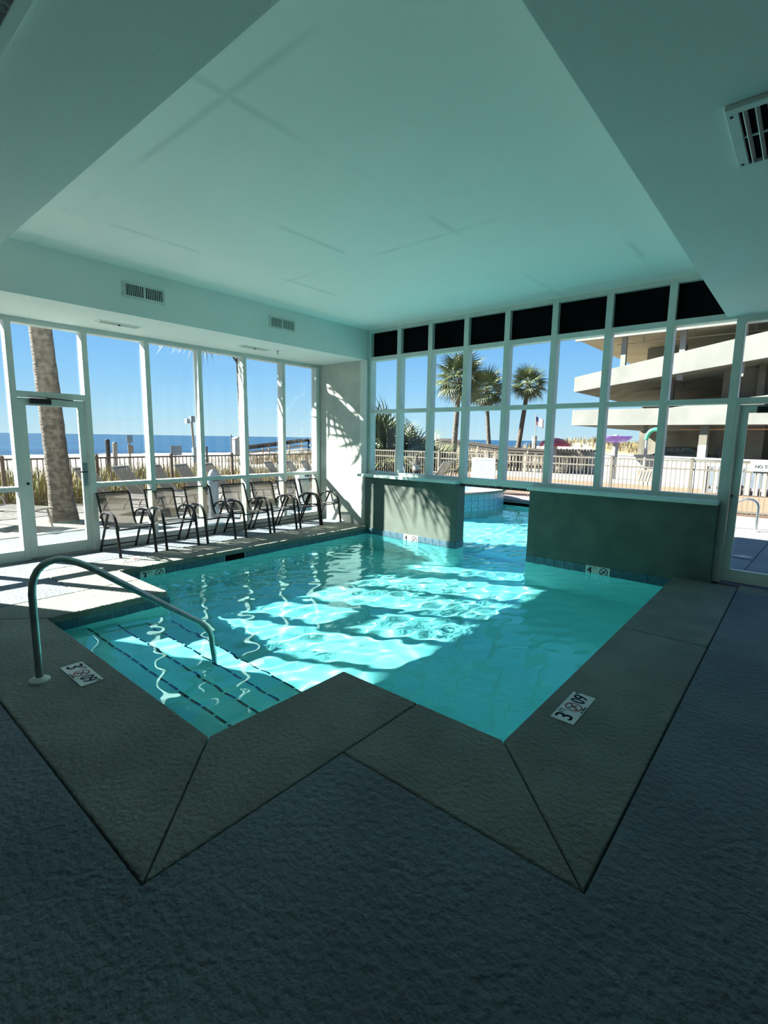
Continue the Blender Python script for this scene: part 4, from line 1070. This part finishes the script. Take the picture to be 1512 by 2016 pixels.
sg = thing('rules_sign', 'white printed notice board hung on the tan fence', 'sign', (-7.72, 13.93, 0.42))
MB().box(-8.14, -7.31, 13.93, 13.96, 0.42, 1.10).build('board', 'signwhite', sg)
rr = random.Random(9)
for k in range(12):
    z = 1.03 - k * 0.05; h = 0.03 if k == 0 else 0.012
    x = -8.04 if k else -8.0
    end = -7.42 if k == 0 else rr.uniform(-7.7, -7.4)
    while x < end:
        w = rr.uniform(0.03, 0.09); MB().box(x, min(x + w, end), 13.926, 13.93, z - h / 2, z + h / 2).build('print_line', 'binmetal', sg); x += w + rr.uniform(0.015, 0.03)
ns = thing('no_trespass_sign', 'white NO TRESPASSING plate on the fence behind the right door', 'sign', (-0.55, 13.93, 1.04))
MB().box(-0.98, -0.10, 13.93, 13.95, 1.04, 1.26).build('board', 'signwhite', ns)
o = put('lettering', (lambda me: (me.materials.clear(), me.materials.append(MAT['ink']), me)[2])(text_mesh('NO TRESPASSING', 0.105, 0.001)), ns, (0.01, -0.004, 0.105), (math.pi / 2, 0, 0), (0.85, 1, 1))
gs = thing('fence_notice', 'grey slatted notice panel on the fence seen beside the purple canopy', 'sign', (-3.12, 13.93, 0.66))
MB().box(-3.30, -2.96, 13.93, 13.955, 0.66, 0.96).build('board', 'palewood', gs)
for k in range(4): MB().bar((-3.25 + k * .07, 13.925, 0.69), (-3.20 + k * .07, 13.925, 0.93), 0.02, 0.004, (0, 1, 0)).build('stripe', 'signwhite', gs)

# ------------------------------------------------------------------ splash pad toys
mu = thing('splash_canopy', 'purple cup-shaped splash canopy on a white column', 'canopy', (-6.68, 24.0, -0.01))
MB().tube([(-6.68, 24, -0.01), (-6.68, 24, 1.9)], 0.12, 16).build('column', 'white', mu, smooth=True)
MB().lathe([(0.14, 1.60), (0.40, 1.66), (0.60, 1.78), (0.68, 1.90), (0.665, 1.91), (0.58, 1.82), (0.38, 1.72), (0.02, 1.68)], 32, (-6.68, 24, 0)).build('cup', 'purple', mu, smooth=True)
MB().lathe([(0.12, 1.86), (0.12, 1.94), (0.08, 1.97)], 16, (-6.68, 24, 0)).build('cap', 'white', mu)
rm = thing('splash_canopy', 'red mushroom dome on a white column at the splash pad', 'canopy', (-10.25, 26.0, -0.01))
MB().tube([(-10.25, 26, -0.01), (-10.25, 26, 1.45)], 0.13, 16).build('column', 'white', rm, smooth=True)
MB().lathe([(0.80, 1.38), (0.78, 1.46), (0.66, 1.60), (0.46, 1.72), (0.22, 1.79), (0.02, 1.81)], 32, (-10.25, 26, 0)).build('dome', 'redplastic', rm, smooth=True)
gp = thing('splash_pipe', 'green hooked spray pipe with white foot at the splash pad', 'pipe', (-5.42, 24.0, -0.01))
MB().tube([(-5.42, 24, -0.01), (-5.42, 24, 1.35)], 0.07, 12).build('foot', 'white', gp)
MB().tube([(-5.42, 24, 1.35), (-5.42, 24, 1.8)], 0.045, 12).build('stem', 'binmetal', gp)
MB().tube(arc((-5.44, 24, 1.78), (-5.40, 24, 2.2), (-5.08, 24, 2.2), 8) + arc((-5.0, 24, 2.19), (-4.75, 24, 2.1), (-4.72, 24, 1.8), 5), 0.085, 12).build('hook', 'greenplastic', gp, smooth=True)
ww = struct_empty('wall_splash_pad', (-5.5, 24, 0), 'low white wall behind the tan fence')
MB().prism([(-8.6, 26.6), (-2.5, 22.6), (-2.4, 22.72), (-8.5, 26.72)], -0.02, 1.02).build('panel', 'white', ww)
MB().prism([(-8.62, 26.56), (-2.52, 22.56), (-2.38, 22.76), (-8.48, 26.76)], 1.02, 1.09).build('coping', 'white', ww)
MB().prism([(-2.5, 22.6), (6, 22.0), (6, 22.12), (-2.4, 22.72)], -0.02, 1.02).build('panel', 'white', ww)
MB().prism([(-2.52, 22.56), (6, 21.96), (6, 22.16), (-2.38, 22.76)], 1.02, 1.09).build('coping', 'white', ww)
sf = thing('slat_fence', 'white vertical slat fence behind the right end of the tan fence', 'fence', (0.5, 19.6, 0))
for k in range(28):
    x = -2.55 + k * 0.22
    MB().box(x, x + 0.12, 19.6, 19.63, 0.02, 0.90).build('slat', 'white', sf)
for z in (0.16, 0.74): MB().box(-2.55, 3.6, 19.63, 19.67, z, z + 0.08).build('rail', 'white', sf)
MB().box(-2.62, -2.52, 19.58, 19.68, -0.01, 1.0).build('post', 'white', sf)
MB().box(-2.5, 3.6, 20.1, 20.14, 0.0, 0.88).build('backing', 'binmetal', sf)

# ------------------------------------------------------------------ parking garage
ga = thing('parking_garage', 'concrete parking garage with pale parapet bands beyond the fence', 'building', (-3, 30, 0))
XR = 16.0
MB().box(-10.9, XR, 30.0, 30.25, 2.58, 3.46).build('parapet', 'garage', ga)
MB().prism_axis([(-6.2, 3.46), (XR, 3.46), (XR, 6.1), (-6.2, 3.47)], 30.6, 30.8, 'y').build('ramp_parapet', 'garage', ga)
def zt(x): return 5.34 + 0.173 * (x + 10.9)
def zb(x): return 4.50 + 0.131 * (x + 10.9)
MB().prism_axis([(-10.9, zb(-10.9)), (XR, zb(XR)), (XR, zt(XR)), (-10.9, zt(-10.9))], 30.0, 30.25, 'y').build('parapet', 'garage', ga)
MB().box(-10.9, XR, 30.25, 46, 2.58, 2.85).build('slab', 'garagein', ga)
MB().prism_axis([(-10.9, zb(-10.9) + .02), (XR, zb(XR) + .02), (XR, zb(XR) + .3), (-10.9, zb(-10.9) + .3)], 30.25, 46, 'y').build('slab', 'garagein', ga)
MB().box(-10.9, XR, 29.9, 46, 7.45, 7.8).build('roof_slab', 'garagesoffit', ga)
MB().box(-10.9, XR, 29.7, 29.9, 7.3, 8.6).build('roof_parapet', 'garage', ga)
MB().box(-10.9, XR, 45.6, 46, 0, 7.4).build('back_wall', 'garagein', ga)
for x in (-4.42, 1.6, 7.5): 
    MB().box(x, x + 0.36, 30.35, 31.0, -0.02, 2.58).build('column', 'garagein', ga)
    MB().box(x - 0.005, x + 0.365, 30.33, 30.9, -0.02, 1.55).build('column_guard', 'kerb', ga)
MB().box(-7.05, -6.85, 30.3, 30.5, -0.02, 2.58).build('column', 'garagein', ga)
for x in (-8.55, -5.7, -3.1, 0.6): MB().box(x, x + 0.26, 30.3, 30.56, 4.9, 7.4).build('upper_column', 'garage', ga)
for x in (-6.5, -3.9, -2.4, 1.5): MB().box(x, x + 0.3, 32.5, 32.9, 2.85, zb(x) + 0.1).build('column', 'garagein', ga)
MB().box(-4.0, -1.9, 33.0, 33.3, -0.02, 2.58).build('shear_wall', 'garagein', ga)
MB().box(-8.3, -6.2, 35.0, 35.3, 4.9, 7.4).build('shear_wall', 'garagein', ga)
MB().box(-3.2, 3.0, 33.0, 33.3, 3.0, 5.6).build('shear_wall', 'garagein', ga)
MB().box(-2.8, 4.0, 34.0, 34.3, 6.2, 7.4).build('shear_wall', 'garagein', ga)
MB().box(-9.2, XR, 44.9, 45.2, 2.85, 7.4).build('inner_wall', 'garagein', ga)
MB().tube([(-5.4, 30.9, 2.38), (9, 30.9, 2.38)], 0.04, 8).build('pipe', 'brass', ga)
for x in (-7.6, -5.2, -2.6): 
    MB().tube([(x, 31.0, 7.1), (x, 31.0, 7.4)], 0.03, 8).build('sprinkler_drop', 'white', ga)
MB().tube([(-9, 31.0, 7.1), (9, 31.0, 7.1)], 0.03, 8).build('pipe', 'garagesoffit', ga)
car = thing('parked_car', 'dark car parked in the shade of the garage', 'car', (-5.9, 32.2, -0.015))
prof2 = [(-2.1, 0.35), (-2.15, 0.75), (-1.5, 0.92), (-0.85, 0.98), (-0.3, 1.40), (0.9, 1.45), (1.55, 1.05), (2.1, 1.0), (2.2, 0.4), (1.9, 0.28), (-1.8, 0.28)]
MB().prism_axis([(-5.9 + a, b) for a, b in prof2], 31.4, 33.1, 'y').build('body', 'cargreen', car, bevel=0.06)
MB().prism_axis([(-5.9 + a, b) for a, b in ((-0.72, 1.0), (-0.25, 1.33), (0.85, 1.38), (1.35, 1.05))], 31.385, 31.4, 'y').build('side_window', 'carglass', car)
MB().face((-6.70, 31.5, 1.02), (-6.23, 31.5, 1.38), (-6.23, 33.0, 1.38), (-6.70, 33.0, 1.02)).build('windscreen', 'carglass', car)
for dx in (-1.35, 1.4):
    for y in (31.38, 33.0):
        MB().tube([(-5.9 + dx, y, 0.33), (-5.9 + dx, y + 0.2, 0.33)], 0.33, 18).build('wheel', 'tyre', car)

# ------------------------------------------------------------------ flag
fl = thing('flag_pole', 'white flag pole flying a striped flag beyond the palms', 'flag', (-19.6, 45.0, -0.1))
MB().tube([(-19.6, 45, -0.1), (-19.7, 45, 4.0)], 0.04, 8).build('pole', 'white', fl)
MB().lathe([(0.03, 0), (0.06, 0.05), (0.01, 0.1)], 10, (-19.7, 45, 4.0)).build('finial', 'brass', fl)
def flag_pt(u, v): return (-19.66 + 0.75 * u, 45 + 0.08 * math.sin(u * 6), 3.88 - 0.72 * v - 0.38 * u - 0.03 * math.sin(u * 7))
for i in range(13):
    m = MB()
    for k in range(8):
        u0, u1 = k / 8, (k + 1) / 8
        m.face(flag_pt(u0, i / 13), flag_pt(u1, i / 13), flag_pt(u1, (i + 1) / 13), flag_pt(u0, (i + 1) / 13))
    m.build('stripe', 'flagred' if i % 2 == 0 else 'flagwhite', fl)
m = MB()
for k in range(3):
    u0, u1 = k * 0.14, (k + 1) * 0.14
    p = [flag_pt(u0, 0), flag_pt(u1, 0), flag_pt(u1, 7 / 13), flag_pt(u0, 7 / 13)]
    for dy in (-0.012, 0.012): m.face(*[(x, y + dy, z) for x, y, z in p])
can = m.build('canton', 'flagblue', fl)
m = MB()
for i in range(9):
    for j in range(6 if i % 2 == 0 else 5):
        u = 0.035 + (j + (0 if i % 2 == 0 else .5)) * 0.07; v = (i + 0.8) / 10 * 7 / 13
        x, y, z = flag_pt(u, v); s = 0.011
        pts = [(x + s * (1 if k % 2 == 0 else .42) * math.sin(k * math.pi / 5), y - 0.016, z + s * (1 if k % 2 == 0 else .42) * math.cos(k * math.pi / 5)) for k in range(10)]
        m.face(*pts)
m.build('stars', 'flagwhite', can)
